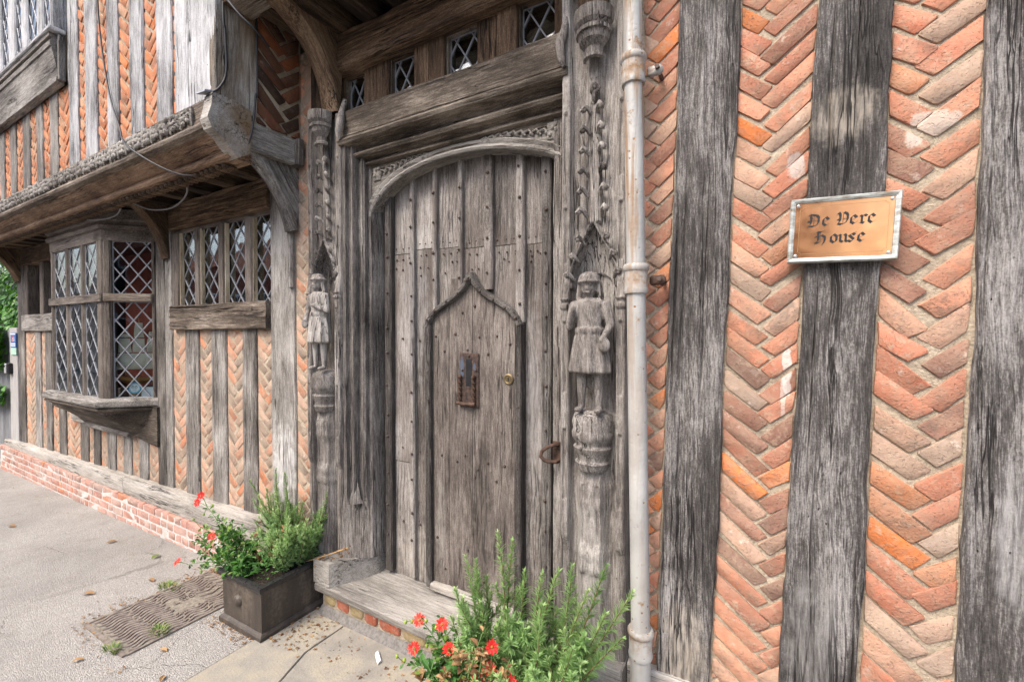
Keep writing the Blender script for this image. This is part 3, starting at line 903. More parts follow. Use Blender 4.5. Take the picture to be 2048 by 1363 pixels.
# rough end of the bressumer and the beam returning to the wall
m = M()
ring = [(-.53, 2.925), (-.535, 2.86), (-.555, 2.79), (-.535, 2.742), (-.49, 2.715), (-.455, 2.675), (-.42, 2.640), (-.40, 2.625), (-.335, 2.67), (-.325, 2.80), (-.33, 2.915), (-.43, 2.935)]
m.loft([[(x, y + .006 * nz(y * 30, z * 30, k), z + .006 * nz(y * 20, z * 30, k + 4)) for y, z in ring] for k, x in enumerate((JX1 - .06, JX1 - .02, JX1 + .012, JX1 + .022))])
m.build("bressumer_end", 'oak_corner', house, axis=(1, 0, 0), smooth=35, label="split end grain of the bressumer at the jetty corner")
timber("jetty_beam", house, (RX + .012, -.325, 2.785), (0, 1, 0), .325, (0, 0, 1), .165, .155, (1, 0, 0), .2, 'oak_grey', nf=6, step=.03, amp=.003, wob=.004)
m = M(); m.bevbox(-2.66, -2.50, -.055, -.012, 2.70, 2.865, .006); m.build("beam_pad", 'oak_grey', house, smooth=30)
# joists under the jetty floor
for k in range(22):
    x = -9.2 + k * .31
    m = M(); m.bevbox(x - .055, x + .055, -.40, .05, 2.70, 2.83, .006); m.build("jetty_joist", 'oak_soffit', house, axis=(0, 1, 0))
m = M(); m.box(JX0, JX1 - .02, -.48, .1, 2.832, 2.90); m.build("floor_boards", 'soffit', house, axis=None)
# head beam above the ground floor windows
beam("head_beam", house, -4.235, -2.872, 2.50, 2.70, -.03, .15, 'oak_brown', nf=26, step=.02, amp=.010, wob=.008, splits=6, label="rough carved brown beam above the four light window")
beam("head_beam", house, -7.98, -6.32, 2.50, 2.70, -.03, .15, 'oak_brown', nf=5, amp=.006)
m = M(); m.box(-6.32, -4.5, -.01, .12, 2.62, 2.83); m.build("head_beam", 'oak_brown', house, axis=(1, 0, 0))

# --- upper storey of the left wing
s_ = .971
up_cols = [(-4.74, -4.555), (-4.41, -4.205), (-4.02, -3.845), (-3.66, -3.475), (-3.29, -3.10)]
UZ0, UZ1 = 2.915, 5.35
cols_low = [(-6.57, -6.42), (-6.24, -6.07), (-5.885, -5.68), (-5.505, -5.35), (-5.175, -5.0)]
for xl, xr in up_cols:
    post("stud", house, UZ0, UZ1, (xl, xr), (xl, xr), UY - .015, .14, 'oak_pale', nf=6, step=.05, amp=.003, wob=.012)
for xl, xr in cols_low:
    post("stud", house, UZ0, 3.63, (xl, xr), (xl, xr), UY - .012, .12, 'oak_grey', nf=4, step=.08, amp=.003, wob=.008)
for xl, xr in ((-7.0, -6.77), (-7.5, -7.3), (-8.0, -7.8), (-8.5, -8.3), (-9.1, -8.9), (-9.6, -9.4)):
    post("stud", house, UZ0, UZ1, (xl, xr), (xl, xr), UY - .012, .12, 'oak_pale', nf=4, step=.2)
sp = [(up_cols[i][1], up_cols[i + 1][0]) for i in range(4)] + [(-3.10, -2.985)]
for xl, xr in sp:
    pan(lambda z, a=xl: a, lambda z, a=xr: a, UZ0, UZ1, uf, 'brick_upper', valley=.5 + random.uniform(-.15, .15), W=.064, Ln=2.9, irr=.3, joint=.013)
allc = [(-6.77, -6.77)] + cols_low + [up_cols[0]]
for a, b in zip(allc[:-1], allc[1:]):
    if b[0] - a[1] < .04: continue
    pan(lambda z, a=a: a[1], lambda z, b=b: b[0], UZ0, 3.63, uf, 'brick_upper', W=.064, Ln=2.9, irr=.3, joint=.013)
for a, b in (((-7.3), -7.0), (-7.8, -7.5), (-8.3, -8.0), (-8.9, -8.5), (-9.4, -9.1)):
    pan(lambda z, a=a: a, lambda z, b=b: b, UZ0, UZ1, uf, 'brick_upper', W=.07, Ln=2.9)
# corner post of thick timbers: pale street face, weathered return face
post("corner_post", house, 2.90, UZ1, (-2.985, RX + .005), (-2.985, RX + .005), -.505, .03, 'oak_pale', nf=40, step=.02, amp=.005, wob=.006, splits=7, label="broad pale corner post above the bressumer")
timber("corner_post", house, (RX + .006, -.392, 2.90), (0, 0, 1), UZ1 - 2.9, (0, 1, 0), .225, .205, (1, 0, 0), .05, 'oak_corner', nf=36, step=.02, amp=.006, wob=.008, splits=7, label="weathered return face of the corner post, stained brown")
m = M(); m.box(-2.97, RX - .03, -.47, -.30, 2.9, UZ1); m.build("corner_core", 'oak_grey', house)
# brick return wall
pan(lambda z: -.285, lambda z: -.008, 2.87, UZ1, rf, 'brick_dark', valley=.6, W=.075, Ln=3.2, irr=.5, joint=.014, d=.008, label="dark brick return wall between corner post and door bay")
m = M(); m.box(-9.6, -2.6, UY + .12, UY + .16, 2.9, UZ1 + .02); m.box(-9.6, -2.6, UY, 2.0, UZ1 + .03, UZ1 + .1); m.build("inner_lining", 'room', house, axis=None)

# --- oriel window on the upper storey
def lattice(win, f, x0, x1, z0, z1, px, pz, name_parent, d=.0, wd=.0055, tilt=.010, frame=True, phase=(0, 0)):
    """diamond panes (each an object) held in one lead lattice; px, pz are the half diagonals"""
    lead = M(); hw = wd
    def bar(a, b):
        a, b = Vector(a), Vector(b); L = (b - a).length
        if L < .01: return
        t_ = (b - a) / L; n_ = Vector((-t_.y, t_.x)) * hw
        c = [a + n_, b + n_, b - n_, a - n_]; c2 = [a + n_ * .5, b + n_ * .5, b - n_ * .5, a - n_ * .5]
        lead.loft([[f(p.x, p.y, d - .005) for p in c], [f(p.x, p.y, d + .002) for p in c], [f(p.x, p.y, d + .005) for p in c2]])
    cx, cz = (x0 + x1) / 2 + phase[0] * px, (z0 + z1) / 2 + phase[1] * pz
    R = int((x1 - x0) / px + (z1 - z0) / pz) + 4
    rect = [(x0, z0), (x1, z0), (x1, z1), (x0, z1)]
    for k in range(-R, R + 1):
        for sg in (1, -1):
            # line (x-cx)/px*sg + (z-cz)/pz = 2k+1
            c = 2 * k + 1
            pts = []
            for x in (x0, x1):
                z = cz + pz * (c - sg * (x - cx) / px)
                if z0 - 1e-9 <= z <= z1 + 1e-9: pts.append((x, z))
            for z in (z0, z1):
                x = cx + sg * px * (c - (z - cz) / pz)
                if x0 < x < x1: pts.append((x, z))
            if len(pts) >= 2: bar(pts[0], pts[1])
    if frame:
        for a, b in (((x0, z0), (x1, z0)), ((x0, z1), (x1, z1)), ((x0, z0), (x0, z1)), ((x1, z0), (x1, z1))): bar(a, b)
    lead.build("lead_lattice", 'lead', win, axis=None)
    for i in range(-R, R + 1):
        for j in range(-R, R + 1):
            if (i + j) % 2: continue
            ux, uz = cx + i * px, cz + j * pz
            if not (x0 - px < ux < x1 + px and z0 - pz < uz < z1 + pz): continue
            q = [(ux - px, uz), (ux, uz - pz), (ux + px, uz), (ux, uz + pz)]
            for nx, ny, c in ((-1, 0, -x0), (1, 0, x1), (0, -1, -z0), (0, 1, z1)):
                if q: q = clip_line(q, nx, ny, c)
            if len(q) < 3 or area(q) < .00012: continue
            tx, tz = random.uniform(-tilt, tilt), random.uniform(-tilt, tilt)
            m = M()
            m.prism(q, lambda a, b, dd: f(a, b, d + dd + (a - ux) * tx + (b - uz) * tz), -.001, .001)
            m.build("pane", 'glass', win, axis=None)

def window_part(label): # a window is an Empty-like frame mesh: callers give it the frame geometry
    pass
OY = -.555
def of_(x, z, d): return (x, OY + .018 - d, z)
OZ0, OZ1 = 4.02, 5.2
OX1 = -4.77
muls = [(-7.2, -6.98), (-6.66, -6.46), (-6.27, -6.05), (-5.85, -5.66), (-5.487, -5.34), (-5.105, -4.97), (-4.815, OX1)]
m = M(); m.bevbox(-7.2, OX1, OY + .01, OY + .09, OZ1, OZ1 + .12, .01)
ori = m.build("oriel_window", 'oak_pale', house, axis=(1, 0, 0), label="pale upstairs oriel window at the top left corner")
for a, b in muls:
    m = M(); m.bevbox(a, b, OY, OY + .08, OZ0, OZ1 - .001, .010); m.build("mullion", 'oak_pale', ori)
m = M(); m.bevbox(OX1 - .03, OX1 - .002, OY + .082, UY - .018, OZ0, OZ1, .004); m.build("side_board", 'oak_pale', ori)
for (a, b), (c, d) in zip(muls[:-1], muls[1:]):
    lattice(ori, of_, b, c, OZ0, OZ1, (c - b) / 4, .10, None, wd=.005, frame=False)
prof = [(UY - .02, 3.985), (OY - .008, 3.983), (OY - .008, 3.955), (OY + .010, 3.95), (OY + .010, 3.93), (OY - .004, 3.925), (OY - .004, 3.885), (OY + .006, 3.88), (OY + .006, 3.865), (OY + .046, 3.665), (OY + .030, 3.66), (OY + .030, 3.625), (OY + .06, 3.61), (UY - .02, 3.61)]
pr2 = profile_x("oriel_sill", house, prof, -7.3, OX1 - .03, 'oak_grey', n=16, label="moulded boxed sill below the upstairs oriel window")
m = M(); m.bevbox(-7.3, OX1 + .02, OY - .022, UY - .018, 3.987, 4.018, .006); m.build("oriel_ledge", 'oak_pale', ori, axis=(1, 0, 0))
m = M(); m.bevbox(OX1 - .028, OX1 + .005, OY + .035, UY - .018, 3.63, 3.98, .004); m.build("end_board", 'oak_grey', pr2)

# --- ground floor four light window
def gf(x, z, d): return (x, .034 - d, z)
m = M(); m.bevbox(-4.235, -2.872, .02, .10, 2.47, 2.499, .003)
w4 = m.build("mullioned_window", 'oak_bay', house, axis=(1, 0, 0), label="four light mullioned window with leaded diamond panes")
lights = [(-4.11, -3.871), (-3.79, -3.53), (-3.445, -3.184), (-3.09, -2.872)]
frames = [(-4.235, -4.11), (-3.871, -3.79), (-3.53, -3.445), (-3.184, -3.09)]
WZ0, WZ1 = 1.875, 2.50
for a, b in frames:
    c = (a + b) / 2; w = (b - a) / 2
    m = M(); m.loft([[(c - w, .10, z), (c - w, .012, z), (c - w + .014, -.010, z), (c + w - .014, -.010, z), (c + w, .012, z), (c + w, .10, z)] for z in (WZ0, 2.469)])
    m.build("mullion", 'oak_bay', w4)
for a, b in lights:
    lattice(w4, gf, a, b, WZ0, WZ1 - .03, .068, .082, None, wd=.0045, frame=False, phase=(random.uniform(-.3, .3), random.uniform(-.5, .5)))
    r = M(); r.bevbox(a + .001, a + .007, -.002, .030, WZ0 + .002, WZ1 - .032, .002); r.build("flaked_reveal", 'plaster_reveal', w4)
# shuttered window left of the bay
m = M(); m.box(-7.98, -6.32, .10, .13, RAIL1, 2.5); sw = m.build("shuttered_window", 'oak_lintel', house, label="dark shuttered window lights left of the bay window")
for a, b in ((-7.98, -7.86), (-7.42, -7.30), (-6.9, -6.78), (-6.42, -6.32)):
    m = M(); m.bevbox(a, b, -.008, .10, RAIL1 + .01, 2.5, .008); m.build("mullion", 'oak_bay', sw)

# rooms behind the glass
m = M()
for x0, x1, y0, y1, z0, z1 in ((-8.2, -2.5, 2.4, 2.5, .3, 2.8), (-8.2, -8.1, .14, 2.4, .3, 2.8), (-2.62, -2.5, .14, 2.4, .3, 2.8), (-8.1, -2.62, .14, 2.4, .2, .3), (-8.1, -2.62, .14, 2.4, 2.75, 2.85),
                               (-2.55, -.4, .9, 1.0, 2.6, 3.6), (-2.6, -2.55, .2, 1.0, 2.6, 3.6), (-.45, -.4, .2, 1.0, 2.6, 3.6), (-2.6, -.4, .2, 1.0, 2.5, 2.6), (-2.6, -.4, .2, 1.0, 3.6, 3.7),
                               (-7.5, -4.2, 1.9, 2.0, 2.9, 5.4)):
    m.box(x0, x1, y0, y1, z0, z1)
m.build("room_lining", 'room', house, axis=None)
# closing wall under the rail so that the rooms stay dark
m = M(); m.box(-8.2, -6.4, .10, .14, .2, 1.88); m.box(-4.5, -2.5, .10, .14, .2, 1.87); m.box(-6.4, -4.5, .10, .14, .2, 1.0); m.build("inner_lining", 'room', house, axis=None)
m = M(); m.bevbox(-3.93, -3.90, .35, .40, 1.9, 2.5, .003); m.bevbox(-3.40, -3.37, .35, .40, 1.9, 2.5, .003); m.bevbox(-3.14, -3.11, .3, .35, 1.9, 2.5, .003); m.build("curtain_rail", 'oak_pale', house)

# ------------------------------------------------------------------ bay window
BFL, BFR, BWL, BWR = Vector((-6.055, -.26)), Vector((-4.83, -.26)), Vector((-6.36, 0.0)), Vector((-4.53, 0.0))
def face_map(a, b):
    u = (b - a).normalized(); n = Vector((u.y, -u.x))
    return (lambda s, z, d: (a.x + u.x * s + n.x * d, a.y + u.y * s + n.y * d, z)), (b - a).length
fF, LF = face_map(BFL, BFR); fR, LR = face_map(BFR, BWR); fL, LL = face_map(BWL, BFL)
def fbox(m, f, s0, s1, z0, z1, d0, d1, ch=.0):
    if ch:
        m.loft([[f(s0, z, d0), f(s0, z, d1 - ch), f(s0 + ch, z, d1), f(s1 - ch, z, d1), f(s1, z, d1 - ch), f(s1, z, d0)] for z in (z0, z1)])
    else:
        m.loft([[f(s0, z, d0), f(s0, z, d1), f(s1, z, d1), f(s1, z, d0)] for z in (z0, z1)])
SZ, T0, T1, HZ = 1.10, 1.925, 1.992, 2.44
m = M()
fm = [(0.0, .065), (.382, .455), (.745, .82), (1.10, LF)]
for a, b in fm: fbox(m, fF, a + .001, b - .001, SZ, HZ, -.075, 0, .018)
fbox(m, fR, .002, .062, SZ, HZ, -.072, -.001, .012); fbox(m, fR, .360, LR, SZ, HZ, -.072, -.001, .012)
fbox(m, fL, 0, .040, SZ, HZ, -.072, -.001, .012); fbox(m, fL, .335, LL - .002, SZ, HZ, -.072, -.001, .012)
bay = m.build("bay_window", 'oak_bay', house, smooth=30, label="projecting bay window with leaded lights and a model ship behind the glass")
def plan(o, z, back=.03, ins=0.0):
    """bay outline pushed out by o (or drawn in), closed against the wall"""
    k = o * .42
    return [(BWL.x - o * 1.1 + ins * .35, back, z), (BFL.x - k + ins * .35, -.26 - o + ins, z), (BFR.x + k - ins * .35, -.26 - o + ins, z), (BWR.x + o * 1.1 - ins * .35, back, z)]
m = M(); m.loft([plan(.0, HZ), plan(.004, 2.53), plan(.022, 2.535), plan(.03, 2.565), plan(.02, 2.575), plan(.015, 2.60), plan(.03, 2.615), plan(.03, 2.70)]); m.build("cornice", 'oak_bay', bay, axis=(1, 0, 0), smooth=25)
m = M()
fbox(m, fF, .002, LF + .008, T0, T1, -.06, .018, .01)
m.build("transom", 'oak_bay', bay, axis=(1, 0, 0)); m = M()
fbox(m, fR, .012, LR - .02, T0 + .004, T1, -.06, .022, .01)
m.build("transom", 'oak_bress', bay, axis=(1, .8, 0))
m = M(); m.loft([plan(.062, 1.035), plan(.066, 1.045), plan(.062, 1.082), plan(.03, SZ + .003)]); m.build("sill", 'oak_grey', bay, axis=(1, 0, 0), smooth=25)
m = M(); m.loft([plan(.035, 1.034), plan(.05, 1.022), plan(.05, 1.005), plan(.02, .99), plan(0, .975), plan(0, .955), plan(0, .93, ins=.03), plan(0, .88, ins=.10), plan(0, .82, ins=.165), plan(0, .755, ins=.215)]); m.build("coved_base", 'oak_lintel', bay, axis=(1, 0, 0), smooth=25)
m = M(); m.tube([(-5.95, -.045, .742), (-4.93, -.045, .742)], .026, 10); m.build("base_roll", 'oak_grey', bay, axis=(1, 0, 0), smooth=50)
m = M(); m.prism([(-4.93, .735), (-4.455, .69), (-4.455, 1.03), (-4.93, 1.03)], wf, -.01, .033); m.build("apron_board", 'oak_lintel', bay, axis=(1, 0, 0))
m = M(); m.prism([(-6.40, .735), (-5.95, .735), (-5.95, 1.03), (-6.40, 1.03)], wf, -.01, .033); m.build("apron_board", 'oak_grey', bay, axis=(1, 0, 0))
def win_sub(name, f, s0, s1, z0, z1, px, pz, **k):
    w = M()
    e = .007
    for a, b, c, d in ((s0, s1, z0, z0 + e), (s0, s1, z1 - e, z1), (s0, s0 + e, z0 + e, z1 - e), (s1 - e, s1, z0 + e, z1 - e)): fbox(w, f, a, b, c, d, -.052, -.036)
    return w
# panes and leads hang straight under the bay part
def bay_map(f): return lambda a, b, d: f(a, b, d - .032)
for a, b in ((.065, .382), (.455, .745), (.82, 1.10)):
    for z0, z1 in ((SZ, T0), (T1, HZ)):
        lattice(bay, lambda a_, b_, d: fF(a_, b_, d - .022), a, b, z0, z1, (b - a) / 3.4, .103, None, wd=.0035, tilt=.02)
lattice(bay, bay_map(fR), .064, .358, SZ + .004, T0, .0655, .084, None, wd=.0050, tilt=.012)
lattice(bay, bay_map(fR), .064, .358, T1, HZ, .0655, .084, None, wd=.0050, tilt=.012, phase=(.6, .3))
lattice(bay, bay_map(fL), .042, .333, SZ, T0, .0735, .078, None)
lattice(bay, bay_map(fL), .042, .333, T1, HZ, .0735, .078, None)
m = M(); m.loft([plan(-.08, 1.02, back=.5), plan(-.08, 1.05, back=.5)]); m.build("window_board", 'oak_sill', bay, axis=(1, 0, 0))
# dark cloth screen standing behind the display
m = M(); m.box(-6.1, -5.05, .34, .36, 1.05, 2.5); m.build("display_screen", plain("dark red cloth", (.24, .055, .035), .9, 0, .3, 12), bay)

# ------------------------------------------------------------------ curved brackets of the jetties
def bracket(name, x0, x1, y0, z1, y1, z0, mat, label, sag=.24, thick=.10):
    """brace in the plane square to the wall: from (y0, z1) under the jetty down to (y1, z0) on the post"""
    a, b = Vector((y0, z1)), Vector((y1, z0))
    mid = (a + b) / 2 + Vector((1, 1)).normalized() * sag * (b - a).length
    n = 14; cur = []
    for i in range(n + 1):
        t = i / n; cur.append((1 - t) ** 2 * a + 2 * t * (1 - t) * mid + t * t * b)
    m = M(); rings = []
    o = Vector((.02, z1 - .002)); e = .014; xm = (x0 + x1) / 2
    for i, p in enumerate(cur):
        d = (cur[min(i + 1, n)] - cur[max(i - 1, 0)]).normalized(); nn = Vector((-d.y, d.x))
        if nn.x < 0: nn = -nn
        q = p + nn * .035
        rings.append([(x0 + e, p.x, p.y), (xm, p.x - .014, p.y - .008), (x1 - e, p.x, p.y), (x1, p.x + nn.x * e, p.y + nn.y * e), (x1, q.x, q.y), (x1 - .014, q.x + nn.x * .006, q.y + nn.y * .006), (x1 - .014, o.x, o.y), (x0 + .014, o.x, o.y), (x0 + .014, q.x + nn.x * .006, q.y + nn.y * .006), (x0, q.x, q.y), (x0, p.x + nn.x * e, p.y + nn.y * e)])
    m.loft(rings)
    return m.build(name, mat, house, axis=(0, .6, -1), smooth=40, label=label)
bracket("bracket", -2.665, -2.565, -.335, 2.70, -.05, 2.30, 'oak_grey', "pale curved bracket under the jetty corner beside the four light window")
bracket("bracket", -4.36, -4.25, -.30, 2.70, -.035, 2.27, 'oak_brown', "brown curved bracket between the bay and the four light window")
bracket("bracket", -8.2, -8.08, -.36, 2.70, -.04, 2.30, 'oak_brown', "dark curved bracket at the far left end of the house")
bracket("bracket", -2.285, -2.155, -.42, 3.40, -.055, 2.945, 'oak_brown', "tall curved bracket springing from the left carved capital", sag=.36)
bracket("bracket", -.67, -.545, -.42, 3.40, -.055, 2.955, 'oak_brown', "curved bracket springing from the right carved capital", sag=.36)
# slender shaft on the post beside the brick strip
m = M(); m.lathe([(.022, 0), (.022, .55), (.018, .56), (.03, .58), (.03, .6), (.018, .61), (.034, .66), (.036, .70), (.03, .705), (.028, .86), (.012, .87)], (-2.635, -.02, 1.95), 8); m.build("slender_shaft", 'oak_grey', house, smooth=30)

# ------------------------------------------------------------------ door bay: jetty above
m = M()
prof = [(-.50, 3.70), (-.515, 3.66), (-.50, 3.63), (-.485, 3.60), (-.505, 3.575), (-.515, 3.55), (-.50, 3.53), (-.485, 3.52), (-.50, 3.49), (-.50, 3.455), (-.47, 3.43), (-.42, 3.41), (-.33, 3.41), (-.33, 3.70)]
profile_x("upper_bressumer", house, prof, -2.50, -.47, 'oak_bress', n=24, wob=.003, label="moulded front beam of the jetty over the door")
m = M(); m.prism([(-.49, 3.68), (-.505, 3.50), (-.47, 3.43), (-.33, 3.42), (-.32, 3.69)], lambda a, b, d: (-2.52 + d, a, b), -.02, .03)
m.build("bressumer_end", 'oak_brown', house)
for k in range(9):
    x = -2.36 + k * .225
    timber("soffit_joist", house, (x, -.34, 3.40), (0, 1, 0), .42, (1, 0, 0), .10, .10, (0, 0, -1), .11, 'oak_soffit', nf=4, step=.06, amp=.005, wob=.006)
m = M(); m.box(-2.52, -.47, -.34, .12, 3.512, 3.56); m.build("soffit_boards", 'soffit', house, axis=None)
m = M(); m.box(-2.54, -.47, -.47, .2, 3.71, 5.2); m.build("upper_wall", 'mortar', house, axis=None)
beam("clerestory_beam", house, -2.30, -.66, 3.185, 3.40, -.03, .2, 'oak_brown', nf=30, step=.02, amp=.012, wob=.012, bev=.015, splits=8, label="gnarled brown beam above the row of small lattice windows")
# row of small windows between the beams
def cf(x, z, d): return (x, .085 - d, z)
cw = [(-2.195, -2.03), (-1.83, -1.645), (-1.435, -1.235), (-1.005, -.815)]
edges = [-2.26] + [e for c in cw for e in c] + [-.70]
for i in range(0, len(edges), 2):
    a, b = edges[i], edges[i + 1]
    mid = (a + b) / 2
    if b - a > .12:
        for p, q in ((a, mid - .002), (mid + .002, b)):
            m = M(); m.bevbox(p, q, .03 + random.uniform(0, .012), .12, 2.90, 3.20, .004); m.build("dark_board", 'oak_brown', house)
    else:
        m = M(); m.bevbox(a, b, .035, .12, 2.90, 3.20, .004); m.build("dark_board", 'oak_brown', house)
for k, (a, b) in enumerate(cw):
    m = M(); e = .007
    for p, q, r, s in ((a, a + e, 2.92, 3.2), (b - e, b, 2.92, 3.2), (a + e, b - e, 3.19, 3.2), (a + e, b - e, 2.92, 2.935)): m.box(p, q, .055, .10, r, s)
    wn_ = m.build("lattice_window", 'oak_bress', house, label=("first", "second", "third", "fourth")[k] + " small lattice window over the door, counted from the left bracket")
    lattice(wn_, cf, a + e, b - e, 2.935, 3.19, (b - a) / 4 + .004, .085, None, wd=.004, tilt=.012, frame=True, phase=(1, .2))
    p = M()
    if k == 0: p.prism([(a + .055, 2.90), (a + .055, 3.09), (a + .075, 3.12), (a + .075, 3.15), (a + .105, 3.15), (a + .105, 3.12), (a + .13, 3.09), (a + .13, 2.90)], cf, -.05, -.045)
    elif k == 1: p.box(a, b, .16, .165, 2.90, 3.02)
    elif k == 2: p.box(a, b - .06, .16, .165, 2.90, 2.985)
    else: p.prism([(a, 2.90), (b, 2.90), (b, 3.09), (a, 3.06)], cf, -.08, -.075)
    p.build("reflection_card", 'paper', wn_, axis=None)  # white pieces added behind the panes in place of their pale reflections

# ------------------------------------------------------------------ door surround
prof = [(-.035, 2.935), (-.045, 2.925), (-.043, 2.80), (-.046, 2.785), (-.038, 2.776), (-.060, 2.770), (-.068, 2.755), (-.058, 2.740), (-.030, 2.736), (-.002, 2.728), (.010, 2.710), (.006, 2.698), (-.012, 2.694), (-.020, 2.682), (-.010, 2.668), (.014, 2.666), (.034, 2.656), (.036, 2.645), (.022, 2.640), (.024, 2.630), (.05, 2.626), (.052, 2.60), (.2, 2.60), (.2, 2.935)]
def lintel():
    m = M(); n = 40; rings = []
    for i in range(n + 1):
        x = -2.135 + (1.42) * i / n
        r = []
        for k, (y, z) in enumerate(prof):
            amp = .004 if k < 4 else .0015
            r.append((x, y + amp * nz(x * 5, k * .5), z + (.006 * nz(x * 2, 3) if k < 2 else .0015 * nz(x * 3, k * .2))))
        rings.append(r)
    m.loft(rings)
    return m.build("door_lintel", 'oak_lintel', house, axis=(1, 0, 0), smooth=32, label="dark moulded lintel beam over the great door")
lintel()
arch = [(-1.985, 2.335), (-1.984, 2.352), (-1.965, 2.385), (-1.93, 2.425), (-1.87, 2.470), (-1.80, 2.506), (-1.70, 2.538), (-1.60, 2.558), (-1.50, 2.570), (-1.40, 2.574), (-1.30, 2.571), (-1.20, 2.562), (-1.10, 2.546), (-1.00, 2.520), (-.93, 2.500), (-.87, 2.480), (-.81, 2.448), (-.765, 2.408), (-.742, 2.355), (-.740, 2.30)]
m = M()
pts = [Vector(p) for p in arch]
fs = []; vs = []
for y in (.058, .135):
    for p in pts: vs.append((p.x, y, p.y))
    for p in pts: vs.append((p.x if 0 < pts.index(p) < len(pts) - 1 else (-2.03 if p.x < -1.4 else -.70), y, 2.632))
n = len(pts)
for b, fl in ((0, 0), (2 * n, 1)):
    for i in range(n - 1): fs.append((b + i, b + i + 1, b + n + i + 1, b + n + i))
for i in range(n - 1): fs.append((i, 2 * n + i, 2 * n + i + 1, i + 1)); fs.append((n + i, n + i + 1, 3 * n + i + 1, 3 * n + i))
fs += [(0, n, 3 * n, 2 * n), (n - 1, 3 * n - 1, 4 * n - 1, 2 * n - 1)]
m.add(vs, fs); sp_ = m.build("arched_spandrel", 'oak_arch', house, axis=(1, 0, 0), smooth=30, label="four centred arch board with carved spandrels above the door")
def offset(pl, d):
    out = []
    for i, p in enumerate(pl):
        a = pl[max(i - 1, 0)]; b = pl[min(i + 1, len(pl) - 1)]
        t_ = (b - a).normalized(); out.append(p + Vector((-t_.y, t_.x)) * d)
    return out
# moulded rib of the arch: sweeps a small section along the curve
sec = [(.0, .085), (.004, .050), (.014, .043), (.022, .048), (.030, .056), (.040, .050), (.048, .046), (.055, .052), (.056, .07)]
offs = [[offset(pts, a), y] for a, y in sec]
m = M(); m.loft([[(o[i].x, y, o[i].y) for o, y in offs] for i in range(n)], close=True)
m.build("arch_rib", 'oak_arch', sp_, axis=(1, 0, 0), smooth=40)
# carved scrolls and leaves in the spandrels
for sx, flip in ((-1.94, 1), (-.83, -1)):
    cv = M()
    for k in range(9):
        t = k / 8
        cx = sx + flip * (.02 + .32 * t); cz = 2.60 - .0 + .0 * t
        zb = 2.50 + .085 * min(1, t * 1.2)
        if zb > 2.605: break
        cz = (zb + 2.63) / 2 + .015
        if cz > 2.618: cz = 2.612
        cv.tube([(cx, .056, cz - .02), (cx + flip * .02, .047, cz + .008), (cx + flip * .045, .050, cz + .002), (cx + flip * .04, .052, cz - .012)], .006, 5)
        cv.ball((cx + flip * .012, .055, cz - .006), .011, 6, 4)
    cv.bevbox(sx - .03, sx + .03, .050, .062, 2.535, 2.615, .004)
    for k in range(4): cv.ball((sx + random.uniform(-.02, .02), .05, 2.575 + random.uniform(-.025, .025)), .011, 6, 4)
    cv.build("spandrel_carving", 'oak_arch', sp_, axis=(1, 0, 0), smooth=50)

# moulded left jamb (and its twin on the right)
jp = [(-2.128, -.035), (-2.112, -.046), (-2.098, -.040), (-2.094, -.018), (-2.082, -.012), (-2.072, -.024), (-2.056, -.026), (-2.048, -.012), (-2.048, .014), (-2.034, .020), (-2.026, .008), (-2.012, .006), (-2.002, .018), (-2.002, .044), (-1.986, .052), (-1.974, .09), (-1.968, .17), (-2.14, .17)]
def jamb(sign, label):
    m = M(); rings = []
    for i in range(61):
        z = .33 + 2.42 * i / 60
        k = min(1, max(0, (z - .62) / .10))            # mouldings run out into a plain splay at the foot
        r = []
        for q, (x, y) in enumerate(jp):
            t = min(1, max(0, (x + 2.128) / .14)); py = -.05 + .10 * t
            if q in (15, 16, 17): yy = y
            else: yy = py * (1 - k) + y * k
            xx = x if sign > 0 else -2.73 - x
            r.append((xx + .002 * nz(z * 3, q * .6), yy + .0025 * nz(z * 5, q * .7 + 4), z))
        rings.append(r if sign > 0 else r[::-1])
    m.loft(rings)
    return m.build("moulded_jamb", 'oak_carved', house, smooth=32, label=label)
jamb(1, "moulded left jamb of the great door")
timber("jamb_board", house, (-.785, .046, .20), (0, 0, 1), 2.42, (1, 0, 0), .082, .082, (0, -1, 0), .13, 'oak_carved', nf=16, step=.03, amp=.003, wob=.003, splits=3, label="plain right jamb board carrying the iron staple")
m = M(); m.loft([[(-2.08, -.048, .66), (-2.02, .010, .66), (-2.05, -.025, .66)], [(-2.072, -.040, .70), (-2.03, .0, .70), (-2.05, -.022, .70)], [(-2.052, -.010, .79), (-2.046, -.006, .79), (-2.049, -.008, .79)]])
m.build("chamfer_stop", 'oak_carved', house)
def plinth_block(x0, x1):
    m = M(); m.loft([[(x0, -.135, z), (x1 + .0, -.135, z), (x1 + .155, .10, z), (x1 + .155, .17, z), (x0, .17, z)] for z in (.20, .335)])
    return m.build("plinth_block", 'oak_arch', house, axis=(1, .2, 0))
plinth_block(-2.275, -2.14)
m = M(); m.bevbox(-.74, -.465, -.10, .17, .2, .33, .006); m.build("plinth_block", 'oak_step', house, axis=(1, 0, 0))

